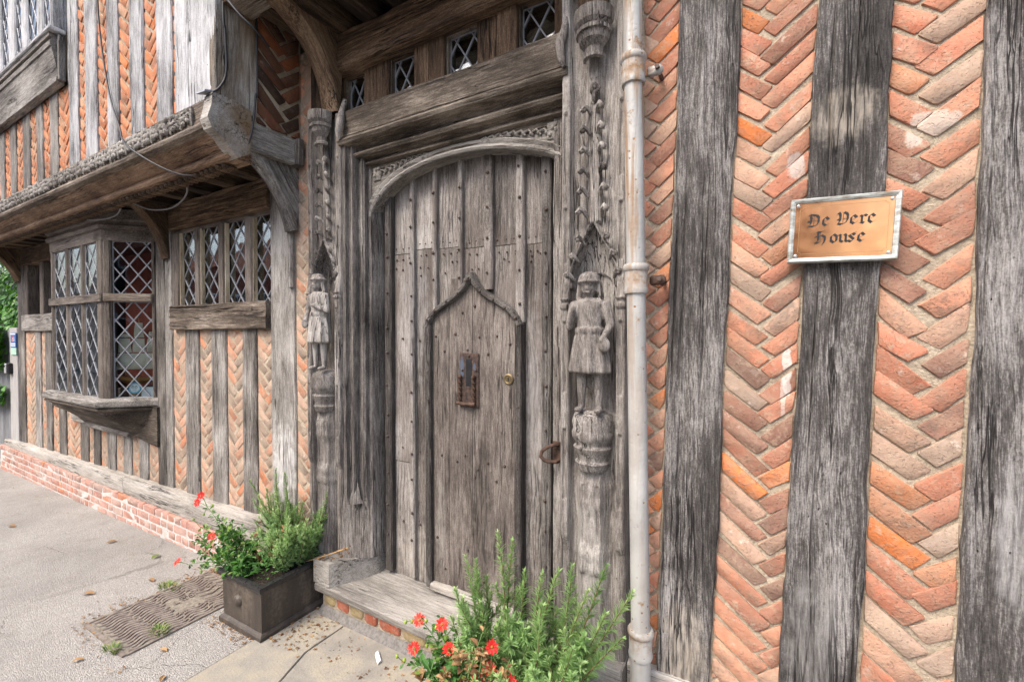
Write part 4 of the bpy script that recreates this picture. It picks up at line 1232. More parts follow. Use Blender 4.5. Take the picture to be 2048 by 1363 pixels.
# ------------------------------------------------------------------ carved posts beside the door
def sstep(a, b, x):
    t = min(1, max(0, (x - a) / (b - a))); return t * t * (3 - 2 * t)
def carved_post(cx, w, zoff, mirror, label, z1=3.30):
    hw = w / 2; nx = 78; z0 = .33; nzr = int((z1 - z0) * 190)
    def h(s, z):
        z = z - zoff; a = abs(s)
        v = 0.0
        if a > .100:                                  # slender shafts at both sides
            v = .004 * (1 - ((a - .119) / .020) ** 2)
            v += .014 * (1 - sstep(1.79, 1.80, z)) * sstep(.75, .8, z)
            if 1.79 < z < 1.90: v += .016 * (1 - (z - 1.79) / .11)
            if abs(z - 1.765) < .008: v += .008
            slot = (1.40 < z < 1.70) or (1.95 < z < 2.18) or (2.28 < z < 2.58) or (.95 < z < 1.25)
            if slot: v -= .011 * (1 - sstep(.005, .009, abs(a - .119)))
            v -= .006 * sstep(.130, .138, a)
        else:
            field = -.034
            v = field
            if z > 2.11:                               # finial and central shaft above the niche
                r = .030
                if a < r: v = max(v, field + sqrt(r * r - a * a) * .9)
                if 2.62 < z < 2.70 and abs(a - .012) < .005: v -= .006
            if 1.325 < z < 2.115:                      # niche with an ogee hood
                if z < 1.86: wn2 = .092
                else:
                    u = (z - 1.86) / .255
                    wn2 = .094 * (1 - u) * (1 + .75 * u * (1 - u) * 2)
                dpt = -.088 + .036 * sstep(1.88, 2.1, z)
                dpt += (field - dpt) * .30 * min(1, a / max(wn2, .01)) ** 2
                if z > 1.78 and a * a + (z - 1.845) ** 2 < .060 ** 2: dpt -= .012
                v = field + (dpt - field) * (1 - sstep(wn2 - .010, wn2, a))
                if z > 1.84:
                    v += (.046 if a < wn2 + .03 else 0) * math.exp(-((a - wn2 - .004) / .006) ** 2)
            if z < 1.325:                              # faceted shaft carrying the corbel
                r = .072
                if a < r:
                    v = field + .052 * min(1, (r - a) / .030)
                    if .78 < z < 1.03 or .42 < z < .66:
                        v -= .007 * (1 - sstep(.004, .009, abs(a - .030)))
                for zc, zw, am in ((1.015, .03, .010), (.955, .035, .010), (.735, .035, .012), (.68, .025, .010)):
                    if a < .076: v += am * math.exp(-((z - zc) / zw) ** 2)
            v = v * (1 - sstep(.095, .100, a))
        return v
    m = M(); rows = []
    for j in range(nzr + 1):
        z = z0 + (z1 - z0) * j / nzr; row = []
        for i in range(nx + 1):
            s = -hw + w * i / nx
            q = s * .276 / w
            e = .0016 * nz(s * 60, z * 6, cx) + .0012 * nz(s * 160, z * 20, cx)
            row.append((cx + s + .003 * nz(z * 2, cx), -.045 - h(q * (-1 if mirror else 1), z) + e * 1.4, z))
        rows.append(row)
    vs = [p for r in rows for p in r]; fs = []
    for j in range(nzr):
        for i in range(nx):
            a = j * (nx + 1) + i; fs.append((a, a + 1, a + nx + 2, a + nx + 1))
    m.add(vs, fs)
    # flanks
    for i in (0, nx):
        k = len(m.v); m.v += [(p[0], .17, p[2]) for p in (r[i] for r in rows)]
        for j in range(nzr):
            a, b = j * (nx + 1) + i, (j + 1) * (nx + 1) + i
            m.f.append((a, k + j, k + j + 1, b)); m.mi.append(0)
    return m.build("carved_post", 'oak_carved', house, smooth=True, label=label, fix=False)
CPR = carved_post(-.606, .276, 0.0, False, "carved oak post right of the door with a niche and figure")
CPL = carved_post(-2.28, .296, .10, True, "carved oak post left of the door with a niche and hatted figure", z1=2.93)
m = M(); m.bevbox(-2.42, -2.225, -.03, .17, 2.94, 3.3, .01); m.build("upper_post", 'oak_brown', house)

def fused(parts, vox, name, mat, parent, loc, label=None, smooth_it=2):
    """joins overlapping solids into one continuous carved surface"""
    me = bpy.data.meshes.new("f"); me.from_pydata(parts.v, [], parts.f)
    import bmesh
    bm = bmesh.new(); bm.from_mesh(me); bmesh.ops.recalc_face_normals(bm, faces=bm.faces); bm.to_mesh(me); bm.free()
    ob = bpy.data.objects.new("f", me); COL.objects.link(ob)
    r = ob.modifiers.new("r", 'REMESH'); r.mode = 'VOXEL'; r.voxel_size = vox
    s = ob.modifiers.new("s", 'SMOOTH'); s.iterations = smooth_it; s.factor = .5
    me2 = bpy.data.meshes.new_from_object(ob.evaluated_get(bpy.context.evaluated_depsgraph_get()))
    out = M(); loc = Vector(loc)
    out.add([Vector((v.co.x * 1.14, v.co.y * 1.1, v.co.z)) + loc for v in me2.vertices], [tuple(p.vertices) for p in me2.polygons])
    bpy.data.objects.remove(ob); bpy.data.meshes.remove(me); bpy.data.meshes.remove(me2)
    return out.build(name, mat, parent, smooth=True, label=label, fix=False)

def figure(hat, armup, mirror):
    m = M(); g = -1 if mirror else 1
    def cap(a, b, ra, rb, n=8):
        a, b = Vector(a), Vector(b)
        m.tube([a + (b - a) * t for t in (0, .5, 1)], [ra, (ra + rb) / 2, rb], n); m.ball(a, ra, 8, 6); m.ball(b, rb, 8, 6)
    # torso
    rings = []
    for z, w, d in ((.318, .046, .032), (.35, .047, .033), (.39, .054, .037), (.425, .061, .038), (.447, .055, .033), (.458, .034, .025)):
        rings.append([(w * cos(2 * pi * k / 16), d * sin(2 * pi * k / 16), z) for k in range(16)])
    m.loft(rings)
    # pleated tunic skirt with an uneven hem
    rings = []
    for z, w, d in ((.330, .047, .033), (.30, .056, .039), (.25, .065, .044), (.20, .072, .048), (.165, .076, .050), (.158, .070, .044)):
        rings.append([((w + .0035 * cos(9 * 2 * pi * k / 54) * (1 if z < .32 else 0)) * cos(2 * pi * k / 54), (d + .0035 * cos(9 * 2 * pi * k / 54)) * sin(2 * pi * k / 54), z) for k in range(54)])
    m.loft(rings)
    m.loft([[(.0545 * cos(2 * pi * k / 16), .0405 * sin(2 * pi * k / 16), z) for k in range(16)] for z in (.320, .339)])
    # legs and feet
    for s in (-1, 1):
        cap((s * .031, 0, .19), (s * .031, .004, .105), .022, .018); cap((s * .031, .004, .105), (s * .032, .006, .02), .0185, .0125)
        m.ball((s * .036, -.014, .010), .017, 8, 6, sc=(.9, 1.6, .7))
    # arms
    cap((-.058 * g, -.004, .432), (-.074 * g, -.010, .345), .019, .0155)
    if armup:
        cap((-.074 * g, -.010, .345), (-.050 * g, -.040, .402), .0145, .011); m.ball((-.046 * g, -.046, .412), .013, 8, 6, sc=(.9, .8, 1.2))
    else:
        cap((-.074 * g, -.010, .345), (-.020 * g, -.044, .372), .0145, .011); m.ball((-.014 * g, -.047, .376), .013, 8, 6)
    cap((.058 * g, -.004, .432), (.078 * g, -.008, .352), .019, .0155); cap((.078 * g, -.008, .352), (.060 * g, -.036, .300), .0145, .011)
    m.ball((.058 * g, -.040, .292), .013, 8, 6); m.ball((.066 * g, -.038, .272), .020, 8, 6, sc=(1, .7, 1.5))
    # neck, head, hair
    cap((0, 0, .452), (0, -.004, .475), .018, .017)
    m.ball((0, -.008, .503), .031, 12, 10, sc=(.86, .95, 1.28)); m.ball((0, -.018, .478), .017, 8, 6, sc=(.9, .9, .8))
    m.loft([[(-.006, -.036, .515), (.006, -.036, .515), (0, -.030, .515)], [(-.008, -.036, .493), (.008, -.036, .493), (0, -.047, .494)], [(-.005, -.034, .487), (.005, -.034, .487), (0, -.036, .486)]])
    for s in (-1, 1):
        m.ball((s * .011, -.034, .507), .0052, 6, 5); m.tube([(s * .004, -.038, .5165), (s * .013, -.037, .518), (s * .022, -.030, .514)], .0042, 6)
        cap((s * .031, -.002, .518), (s * .042, .0, .462), .014, .011)
    m.tube([(-.010, -.036, .479), (0, -.0385, .481), (.010, -.036, .479)], .0035, 6)
    if hat:
        m.lathe([(.040, .522), (.046, .528), (.040, .536), (.033, .545), (.027, .56), (.005, .566)], (0, -.004, 0), 14)
    else:
        m.ball((0, -.006, .536), .039, 12, 8, sc=(1, 1, .78)); m.tube([(.036 * cos(2 * pi * k / 16), -.008 + .037 * sin(2 * pi * k / 16), .524) for k in range(17)], .006, 6)
    # carved ground behind the body ties it to the niche
    m.ball((0, .03, .30), .05, 8, 6, sc=(1, .5, 4.6))
    return m
fused(figure(False, True, False), .0042, "carved_figure", 'oak_carved', CPR, (-.603, -.085, 1.335), "carved figure in a pleated tunic and round cap, one arm raised")
fused(figure(True, False, True), .0042, "carved_figure", 'oak_carved', CPL, (-2.275, -.085, 1.44), "carved figure in a tunic and brimmed hat in the left niche")
for cp, cx, zo in ((CPR, -.606, 0.0), (CPL, -2.28, .10)):
    m = M()
    m.lathe([(.062, 1.09), (.066, 1.10), (.074, 1.122), (.066, 1.132), (.068, 1.15), (.076, 1.165), (.082, 1.185), (.072, 1.195), (.072, 1.205), (.086, 1.222), (.089, 1.245), (.082, 1.262), (.088, 1.29), (.078, 1.318), (.05, 1.335), (.0, 1.340)], (cx, -.032, zo), 16, pi, 2 * pi)
    m.build("corbel", 'oak_carved', cp, smooth=40)
    m = M()
    m.lathe([(.032, 2.755), (.045, 2.758), (.047, 2.770), (.036, 2.778), (.038, 2.80), (.060, 2.825), (.066, 2.850), (.074, 2.853), (.074, 2.868), (.068, 2.873), (.080, 2.89), (.083, 2.915), (.083, 2.94), (.0, 2.942)], (cx + .008, -.055, zo * .05), 8, pi + pi / 8 - pi / 8, 2 * pi)
    m.build("capital", 'oak_carved', cp, smooth=20)
    for k in range(6):
        for s in (-1, 1):
            z = 2.16 + .083 * k + zo; x = cx + s * (.052 - .004 * k)
            m = M(); y = -.035
            m.tube([(x - s * .02, y + .012, z - .02), (x - s * .012, y - .012, z), (x, y - .024, z + .008), (x + s * .012, y - .020, z - .004), (x + s * .008, y - .012, z - .012)], [.008, .010, .011, .010, .006], 6)
            m.ball((x + s * .004, y - .018, z - .002), .0125, 7, 5)
            m.build("crocket", 'oak_carved', cp, smooth=60)
    for s in (-1, 1):
        for z, o in ((1.90, .100), (1.975, .080), (2.045, .052)):
            x = cx + s * o * (1 if cx > -1 else 1.05); z += zo; y = -.040
            m = M(); m.tube([(x - s * .014, y + .010, z - .022), (x - s * .004, y - .008, z - .004), (x + s * .006, y - .018, z + .010), (x + s * .018, y - .014, z + .004), (x + s * .014, y - .006, z - .010)], [.007, .009, .010, .008, .005], 6)
            m.ball((x + s * .010, y - .012, z - .002), .0105, 7, 5); m.build("crocket", 'oak_carved', cp, smooth=60)
    m = M(); m.ball((cx, -.032, 2.66 + zo * .3), .020, 8, 6, sc=(1, 1, 1.3)); m.tube([(cx, -.03, 2.60 + zo * .3), (cx + .01, -.05, 2.63 + zo * .3), (cx + .03, -.045, 2.655 + zo * .3)], [.014, .012, .007], 6)
    m.build("finial", 'oak_carved', cp, smooth=60)
# small shield shaped label stops at the lintel ends
for x, s in ((-2.105, 1), (-.728, -1)):
    m = M(); m.tube([(x, -.03, 3.0), (x, -.055, 2.92), (x + s * .012, -.075, 2.86), (x + s * .004, -.08, 2.80), (x - s * .006, -.07, 2.765)], [.014, .018, .024, .020, .010], 8); m.build("label_stop", 'oak_carved', house, smooth=50)

# ------------------------------------------------------------------ the door
DY = .150
m = M(); m.box(-1.985, -.70, .19, .23, .15, 2.62)
door = m.build("door", 'oak_dark', house, label="great plank door with nailed fillets and an ogee headed wicket")
strips = [(-1.945, -1.892), (-1.756, -1.724), (-1.590, -1.562), (-1.416, -1.388), (-1.253, -1.198), (-1.063, -1.014), (-.915, -.865)]
def board(x0, x1, z0, z1, y, mat, parent, name="plank", **k):
    return timber(name, parent, ((x0 + x1) / 2, y, z0), (0, 0, 1), z1 - z0, (1, 0, 0), x1 - x0, x1 - x0, (0, -1, 0), .04, mat, nf=k.pop('nf', 6), step=.05, amp=.0022, wob=.0025, bev=.003, **k)
seams = [-1.925] + [sum(s) / 2 for s in strips[1:-1]] + [-.885]
splits = [2.115, 2.13, 2.12, 2.105, 2.10, 2.09]
for i in range(6):
    a, b = seams[i] + .003, seams[i + 1] - .003
    board(a, b, splits[i] + .004, 2.60, DY - .001, 'oak_door', door)
    if i == 0: 
        board(a, b, .90, splits[i], DY - .003, 'oak_door', door); board(a, b, .224, .895, DY - .002, 'oak_door', door)
    else: board(a, b, .224, splits[i], DY - .003, 'oak_door', door)
ogL = [(-1.612, 1.690), (-1.598, 1.722), (-1.575, 1.752), (-1.545, 1.778), (-1.508, 1.800), (-1.470, 1.820), (-1.430, 1.842), (-1.392, 1.868), (-1.360, 1.898), (-1.338, 1.928), (-1.322, 1.965)]
ogR = [(-2.644 - x, z) for x, z in ogL[::-1]]
def og_z(x):
    x = x if x < -1.322 else -2.644 - x
    for (a, b), (c, d) in zip(ogL[:-1], ogL[1:]):
        if a <= x <= c: return b + (d - b) * (x - a) / (c - a)
    return 1.69
for i, (a, b) in enumerate(strips):
    top = 2.60
    bot = .245 if (b < -1.62 or a > -1.03) else og_z((a + b) / 2) + .03
    if i in (2, ): bot = og_z((a + b) / 2) + .03
    if i == 5: bot = 1.71
    edge_ = i in (0, 6)
    timber("fillet", door, ((a + b) / 2, DY - (.04 if edge_ else .032), bot), (0, 0, 1), top - bot, (1, 0, 0), b - a, b - a, (0, -1, 0), .035, 'oak_dark' if edge_ else 'oak_door', nf=3, step=.06, amp=.0015, wob=.003, bev=.007)
# wicket door
m = M(); ins = [(x + (.02 if x < -1.322 else -.02), z - .022) for x, z in ogL[:-1]] + [(-1.322, 1.93)] + [(x + (.02 if x < -1.322 else -.02), z - .022) for x, z in ogR[1:]]
poly = [(-1.592, .25)] + ins + [(-1.052, .25)]
m.prism(poly, wf, -.142, -.135)
wick = m.build("wicket_door", 'oak_dark', house, label="small ogee headed wicket door set in the great door")
def wboard(a, b, mat):
    m = M(); rings = []; n = 40; nxp = 8; sd0 = random.uniform(0, 50)
    for i in range(n + 1):
        r = []
        for j in range(nxp + 1):
            x = a + (b - a) * j / nxp
            zt = og_z(x) - .016
            z = .252 + (zt - .252) * i / n
            e = .002 * nz(x * 25, z * 2.5, sd0) + .001 * nz(x * 60, z * 6, sd0) + (.004 if j in (0, nxp) else 0)
            r.append((x, .118 + e, z))
        r += [(b, .136, z), (a, .136, z)]
        rings.append(r)
    m.loft(rings)
    m.build("plank", mat, wick, smooth=35)
wboard(-1.588, -1.475, 'oak_wicket'); wboard(-1.472, -1.322, 'oak_wicket'); wboard(-1.319, -1.056, 'oak_wicket')
for sgn, cur in ((1, ogL), (-1, ogR)):
    pv = [Vector(p) for p in cur]
    sec2 = [(-.014, .122), (-.014, .100), (-.006, .088), (.008, .086), (.016, .096), (.018, .13)]
    of2 = [[offset(pv, a), y] for a, y in sec2]
    m = M(); m.loft([[(o[i].x, y, o[i].y) for o, y in of2] for i in range(len(pv))])
    m.build("ogee_band", 'oak_dark', door, axis=(1, 0, .5), smooth=40)
for a, b in ((-1.622, -1.584), (-1.056, -1.016)):
    timber("fillet", door, ((a + b) / 2, .092, .245), (0, 0, 1), 1.455, (1, 0, 0), b - a, b - a, (0, -1, 0), .055, 'oak_dark', nf=3, step=.06, amp=.0015, wob=.003, bev=.006)
m = M(); m.bevbox(-1.584, -1.058, .085, .128, .236, .275, .005); m.build("weather_board", 'oak_sill', wick, axis=(1, 0, 0))
# nails
nl = M()
def nail(x, z, y, r=.0075):
    r *= random.uniform(.6, 1.0); x += random.uniform(-.004, .004); z += random.uniform(-.006, .006)
    nl.lathe([(r * 1.05, 0), (r, .003), (r * .55, .007), (0, .008)], (0, 0, 0), 7)
    k = 4 * 7
    for i in range(len(nl.v) - k, len(nl.v)):
        a, b, c = nl.v[i]; nl.v[i] = (x + a, y - c, z + b)
for i, (a, b) in enumerate(strips):
    z = 2.50 - random.uniform(0, .1)
    while z > .3:
        inw = -1.62 < (a + b) / 2 < -1.0
        if not inw or z > og_z((a + b) / 2) + .06: nail((a + b) / 2, z, DY - (.043 if i in (0, 6) else .035), .009)
        z -= random.uniform(.13, .22)
for i in range(6):
    a, b = seams[i], seams[i + 1]
    for k in range(3):
        x = a + (b - a) * (.24 + .26 * k); nail(x, splits[i] + .035, DY + .002, .006); nail(x + .01, splits[i] - .03, DY - .006, .006)
    if -1.6 > b or a > -1.03 or i in (1, 4):
        for z in (1.62, .98, .55): nail((a + b) / 2 if i not in (1, 4) else (a + .04 if i == 1 else b - .04), z, DY - .006, .007)
    for q in range(3): nail(random.uniform(a + .03, b - .03), random.uniform(1.97, 2.05), DY - .006, .006)
for x, z in ((-1.56, 1.64), (-1.43, 1.645), (-1.27, 1.64), (-1.17, 1.635), (-1.09, 1.60), (-1.5, 1.56), (-1.35, 1.57), (-1.22, 1.55), (-1.52, .98), (-1.42, .965), (-1.36, 1.0), (-1.28, .94), (-1.22, .985), (-1.12, .98), (-1.30, .90), (-1.17, .90), (-1.55, .52), (-1.35, .50), (-1.15, .52), (-1.5, .36), (-1.25, .36), (-1.38, 1.77), (-1.30, 1.80)): nail(x, z, .117, .0085)
for a in (-1.603, -1.036):
    for k in range(9): nail(a, .36 + .155 * k, .096, .0085)
for cur in (ogL, ogR):
    for i in (1, 3, 5, 7, 9): nail(cur[i][0], cur[i][1], .087, .008)
nl.build("nail_heads", 'iron_nail', door, axis=None, smooth=40, kind="stuff")
# iron plate with twisted drop handle
t = NT("rusted lock plate"); n1 = t.noise(t.pos(), 45, 5, .65)
col = t.ramp(n1, [(.32, (.014, .011, .010)), (.5, (.05, .031, .024)), (.7, (.12, .072, .052))])
col = t.mix(t.math('MULTIPLY', patch_mask(t, (-1.378, .11, 1.475), (.016, .1, .06)), .9), col, (.07, .095, .14))
col = t.mix(t.math('MULTIPLY', patch_mask(t, (-1.30, .11, 1.48), (.010, .1, .025)), .8), col, (.07, .095, .14))
pm = t.done(col, .7, t.bump(n1, .002), .2)
m = M(); m.bevbox(-1.395, -1.273, .108, .117, 1.265, 1.550, .003); kp = m.build("handle_plate", pm, wick, axis=None, label="rusty iron plate with a twisted drop handle")
m = M(); m.box(-1.352, -1.316, .1065, .109, 1.375, 1.52); m.build("plate_slot", 'iron_black', kp, axis=None)
dh = M()
for s in (-1.388, -1.300):
    pts_ = [(s, .098, 1.42 - .013 * k) for k in range(11)]
    rings = []
    for k, p in enumerate(pts_):
        a0 = k * .75
        rings.append([(p[0] + .011 * cos(a0 + q * pi / 2), p[1] + .011 * sin(a0 + q * pi / 2), p[2]) for q in range(4)])
    dh.loft(rings); dh.ball((s, .100, 1.425), .013, 8, 6)
dh.tube([(-1.402, .097, 1.286), (-1.345, .092, 1.282), (-1.288, .097, 1.286)], .0105, 8)
dh.build("drop_handle", 'iron_rust', kp, axis=None, smooth=40)
m = M()
for x, z in ((-1.334, 1.535), (-1.376, 1.46), (-1.291, 1.462)): m.ball((x, .107, z), .0075, 7, 5)
m.build("plate_rivets", 'iron_nail', kp, axis=None)
br = plain("dull brass lock", (.26, .20, .11), .35, .8, .15, 40)
m = M()
rg = [(.027, 0), (.027, .005), (.021, .007), (.018, .004), (.0, .004)]
m.loft([[(-1.098 + r * cos(2 * pi * k / 20), .117 - d, 1.425 + r * sin(2 * pi * k / 20)) for k in range(20)] for r, d in rg]); cy = m.build("lock_cylinder", br, wick, axis=None, smooth=40)
m = M(); m.box(-1.1005, -1.0955, .1115, .114, 1.415, 1.432); m.build("keyhole", 'iron_black', cy, axis=None)
# ring pull and staple on the right jamb
m = M(); m.bevbox(-.822, -.778, .036, .044, 1.075, 1.165, .003)
rp = m.build("staple_plate", 'iron_rust', house, axis=None, label="iron staple and pull ring on the right door jamb")
m = M(); m.tube([(-.792, .037, 1.15), (-.806, .010, 1.152), (-.828, -.005, 1.145), (-.852, -.012, 1.125), (-.858, -.012, 1.10), (-.842, -.008, 1.085), (-.815, -.004, 1.08), (-.792, .008, 1.08), (-.786, .037, 1.08)], .0085, 8); m.build("pull_ring", 'iron_rust', rp, axis=None, smooth=40)

flush_bricks(295, house, "house")

# ------------------------------------------------------------------ doorstep
ds = thing("doorstep", (-1.45, -.05, 0), "worn pale oak doorstep on a course of red and yellow bricks below the great door", "doorstep")
m = M(); n = 30; rings = []
for i in range(n + 1):
    x = -2.265 + 1.805 * i / n
    yf = -.135 - .018 * (i / n) + .004 * nz(x * 4)
    dz = .004 * nz(x * 3, 5) - .006 * sin(pi * i / n)
    rings.append([(x, yf + .004, .150), (x, yf, .158), (x, yf - .002, .188), (x, yf + .012, .200 + dz), (x, .0, .206 + dz), (x, .16, .222), (x, .16, .150)])
m.loft(rings); m.build("tread", 'oak_step', ds, axis=(1, 0, 0), smooth=30)
m = M(); m.box(-2.255, -.47, -.085, .16, -.05, .149); m.build("mortar_bed", 'mortar', ds, axis=None)
x = -2.24; k = 0
while x < -.6:
    L = random.choice([.11, .12, .17]) if k else .11
    for z0, z1 in ((.058, .146), ):
        m = M(); brick_solid(m, [(x, z0), (x + L - .014, z0), (x + L - .014, z1), (x, z1)], lambda a, b, d: (a, -.088 - d, b), random.uniform(.002, .01), bev=.010, cut=.012, jit=.003)
        m.build("brick", 'brick_step', ds, axis=None, rnd=(.1, .8, .2, .7, .9, .3)[k % 6] + random.uniform(-.08, .08), smooth=50)
    x += L; k += 1
m = M(); m.loft([[(x, -.128, .008), (x, -.112, .028 + .006 * nz(x * 8)), (x, -.09, .050), (x, -.08, 0)] for x in [-2.255 + .06 * i for i in range(29)]])
m.build("cement_fillet", plain("dark cement", (.16, .15, .14), .9, 0, .3, 60, .003), ds, axis=None, smooth=40)

# ------------------------------------------------------------------ cast iron drainpipe
t = NT("flaking grey pipe paint")
p = t.pos()
r1 = t.noise(p, 16, 5, .65); r2 = t.voronoi(p, 32); z_ = t.noise(t.vmath('MULTIPLY', p, (30, 30, 2)), 1.0, 4, .6)
spots = t.math('MULTIPLY', t.rng(r2, .10, .16, 1, 0), t.rng(t.noise(p, 8, 2), .34, .46))
sep = t.n.new("ShaderNodeSeparateXYZ"); t.l.new(p, sep.inputs[0])
flk = t.math('MULTIPLY', t.rng(z_, .49, .60), t.rng(sep.outputs[2], 1.3, 2.2, .25, 1.0))
rust = t.math('MAXIMUM', spots, t.math('MAXIMUM', t.math('MULTIPLY', flk, .8), t.rng(r1, .61, .70)))
for zc in (2.64, 1.86, .50):
    band = t.math('SUBTRACT', 1.0, t.math('MULTIPLY', t.math('ABSOLUTE', t.math('SUBTRACT', sep.outputs[2], zc)), 16), clamp=True)
    rust = t.math('MAXIMUM', rust, t.math('MULTIPLY', band, t.rng(r1, .42, .6)))
col = t.mix(t.rng(t.noise(p, 5, 3), .35, .7), (.31, .305, .288), (.425, .418, .395))
rc = t.mix(t.noise(p, 60, 3), (.13, .06, .025), (.33, .20, .09))
col = t.mix(rust, col, rc)
MAT['pipe'] = t.done(col, t.mix(rust, (.38, .38, .38), (.9, .9, .9)), t.bump(t.math('MULTIPLY_ADD', rust, -.5, t.noise(p, 90, 3)), .002))
pipe = thing("drainpipe", (-.41, -.105, 0), "grey painted cast iron drainpipe with rust spots beside the carved right post", "drainpipe")
def pipe_x(z): return -.388 - (z - .35) * .0172
m = M(); zs = [.02, .46] ; 
m.tube([(pipe_x(z), -.105, z) for z in [.46 + .1 * i for i in range(31)]], .0350, 24)
m.build("pipe", 'pipe', pipe, axis=None, smooth=40)
m = M(); m.tube([(pipe_x(.46), -.105, .46), (pipe_x(.3) - .005, -.105, .30), (pipe_x(.2) - .02, -.115, .14), (pipe_x(.1) - .03, -.16, .06), (pipe_x(.1) - .035, -.20, .04)], .0375, 20); m.build("shoe", 'pipe', pipe, axis=None, smooth=40)
for zc in (2.64, 1.855, .475):
    m = M(); c = (pipe_x(zc), -.105, zc)
    m.lathe([(.0355, -.055), (.043, -.052), (.046, -.040), (.043, -.030), (.0425, .030), (.048, .036), (.049, .050), (.044, .058), (.036, .056)], c, 24)
    col_ = m.build("collar", 'pipe', pipe, axis=None, smooth=40)
    if zc > 1:
        m = M(); m.bevbox(c[0] + .045, c[0] + .095, -.085, -.060, zc - .02, zc + .015, .006); m.ball((c[0] + .085, -.072, zc - .002), .020, 8, 6, sc=(1, .8, 1))
        m.build("lug", 'pipe' if zc > 2 else 'iron_rust', col_, axis=None, smooth=50)
        m = M(); m.tube([(c[0] + .085, -.10, zc), (c[0] + .085, -.0, zc)], .009, 6); m.build("bolt", 'iron_nail', col_, axis=None)

# ------------------------------------------------------------------ brass name plate
t = NT("polished brass"); p = t.pos()
col = t.mix(t.noise(p, 14, 3), (.56, .265, .125), (.64, .345, .17))
MAT['brass'] = t.done(col, t.rng(t.noise(p, 22, 4), .3, .7, .14, .26), t.bump(t.noise(p, 5, 1), .002), .95)
t = NT("verdigris frame"); p = t.pos()
f1 = t.noise(t.vmath('MULTIPLY', p, (20, 20, 60)), 1.0, 5, .65)
col = t.ramp(f1, [(.3, (.22, .17, .11)), (.42, (.30, .30, .27)), (.55, (.46, .49, .47)), (.75, (.60, .63, .62))])
MAT['verdigris'] = t.done(col, .55, t.bump(f1, .002), .25)
PC = Vector((.221, -.052, 1.985)); ta = radians(-2.2)
PA = Vector((cos(ta), 0, sin(ta))); PB = Vector((-sin(ta) + .012, 0, cos(ta))).normalized(); PN = Vector((0, -1, 0))
plq = thing("name_plaque", tuple(PC), "brass house name plaque in a verdigris frame fixed across the charcoal post", "plaque")
PW, PH = .142, .1035
def pp(a, b, d): return PC + PA * a + PB * b + PN * d
m = M()
fr_ = .0145
out = [(-PW, -PH), (PW, -PH), (PW, PH), (-PW, PH)]
def rect_ring(k, d): return [pp(sx * (PW - k), sy * (PH - k), d) for sx, sy in ((-1, -1), (1, -1), (1, 1), (-1, 1))]
m.loft([rect_ring(0, -.022), rect_ring(0, .004), rect_ring(.003, .008), rect_ring(fr_ * .55, .007), rect_ring(fr_, .003), rect_ring(fr_, -.006)], True, False)
m.build("frame", 'verdigris', plq, axis=None)
m = M(); a, b = PW - fr_ - .0006, PH - fr_ - .0006
m.prism([(-a, -b), (a, -b), (a, b), (-a, b)], pp, -.01, .0); m.build("plate", 'brass', plq, axis=None)
m = M(); a -= .0125; b -= .0125; q = .008
rg = [(-a + q, -b), (a - q, -b), (a - q, -b + q * .6), (a, -b + q), (a, b - q), (a - q, b - q * .4), (a - q, b), (-a + q, b), (-a + q, b - q * .6), (-a, b - q), (-a, -b + q), (-a + q, -b + q * .4)]
for i in range(12):
    p0, p1 = Vector(rg[i]), Vector(rg[(i + 1) % 12]); tt = (p1 - p0).normalized(); nn = Vector((-tt.y, tt.x)) * .00045
    m.prism([tuple(p0 + nn), tuple(p1 + nn), tuple(p1 - nn), tuple(p0 - nn)], pp, .0002, .0008)
m.build("border_line", plain("engraved line", (.35, .22, .10), .6), plq, axis=None)
for sx in (-1, 1):
    for sy in (-1, 1):
        c = pp(sx * (PW - fr_ - .0075), sy * (PH - fr_ - .0075), .001); m = M()
        m.loft([[c + (PA * cos(2 * pi * k / 14) + PB * sin(2 * pi * k / 14)) * r + PN * d for k in range(14)] for r, d in ((.0056, 0), (.005, .002), (.003, .0032), (0.0003, .0034))])
        s = m.build("screw", plain("pale screw", (.62, .63, .60), .4, .6, .1), plq, axis=None, smooth=50) if sx + sy == -2 else m.build("screw", bpy.data.materials["pale screw"], plq, axis=None, smooth=50)
        m = M(); m.obox(c + PN * .0034, PA * .004 + PB * .002, PB * .0006 - PA * .0003, PN * .0004); m.build("slot", 'iron_black', s, axis=None)
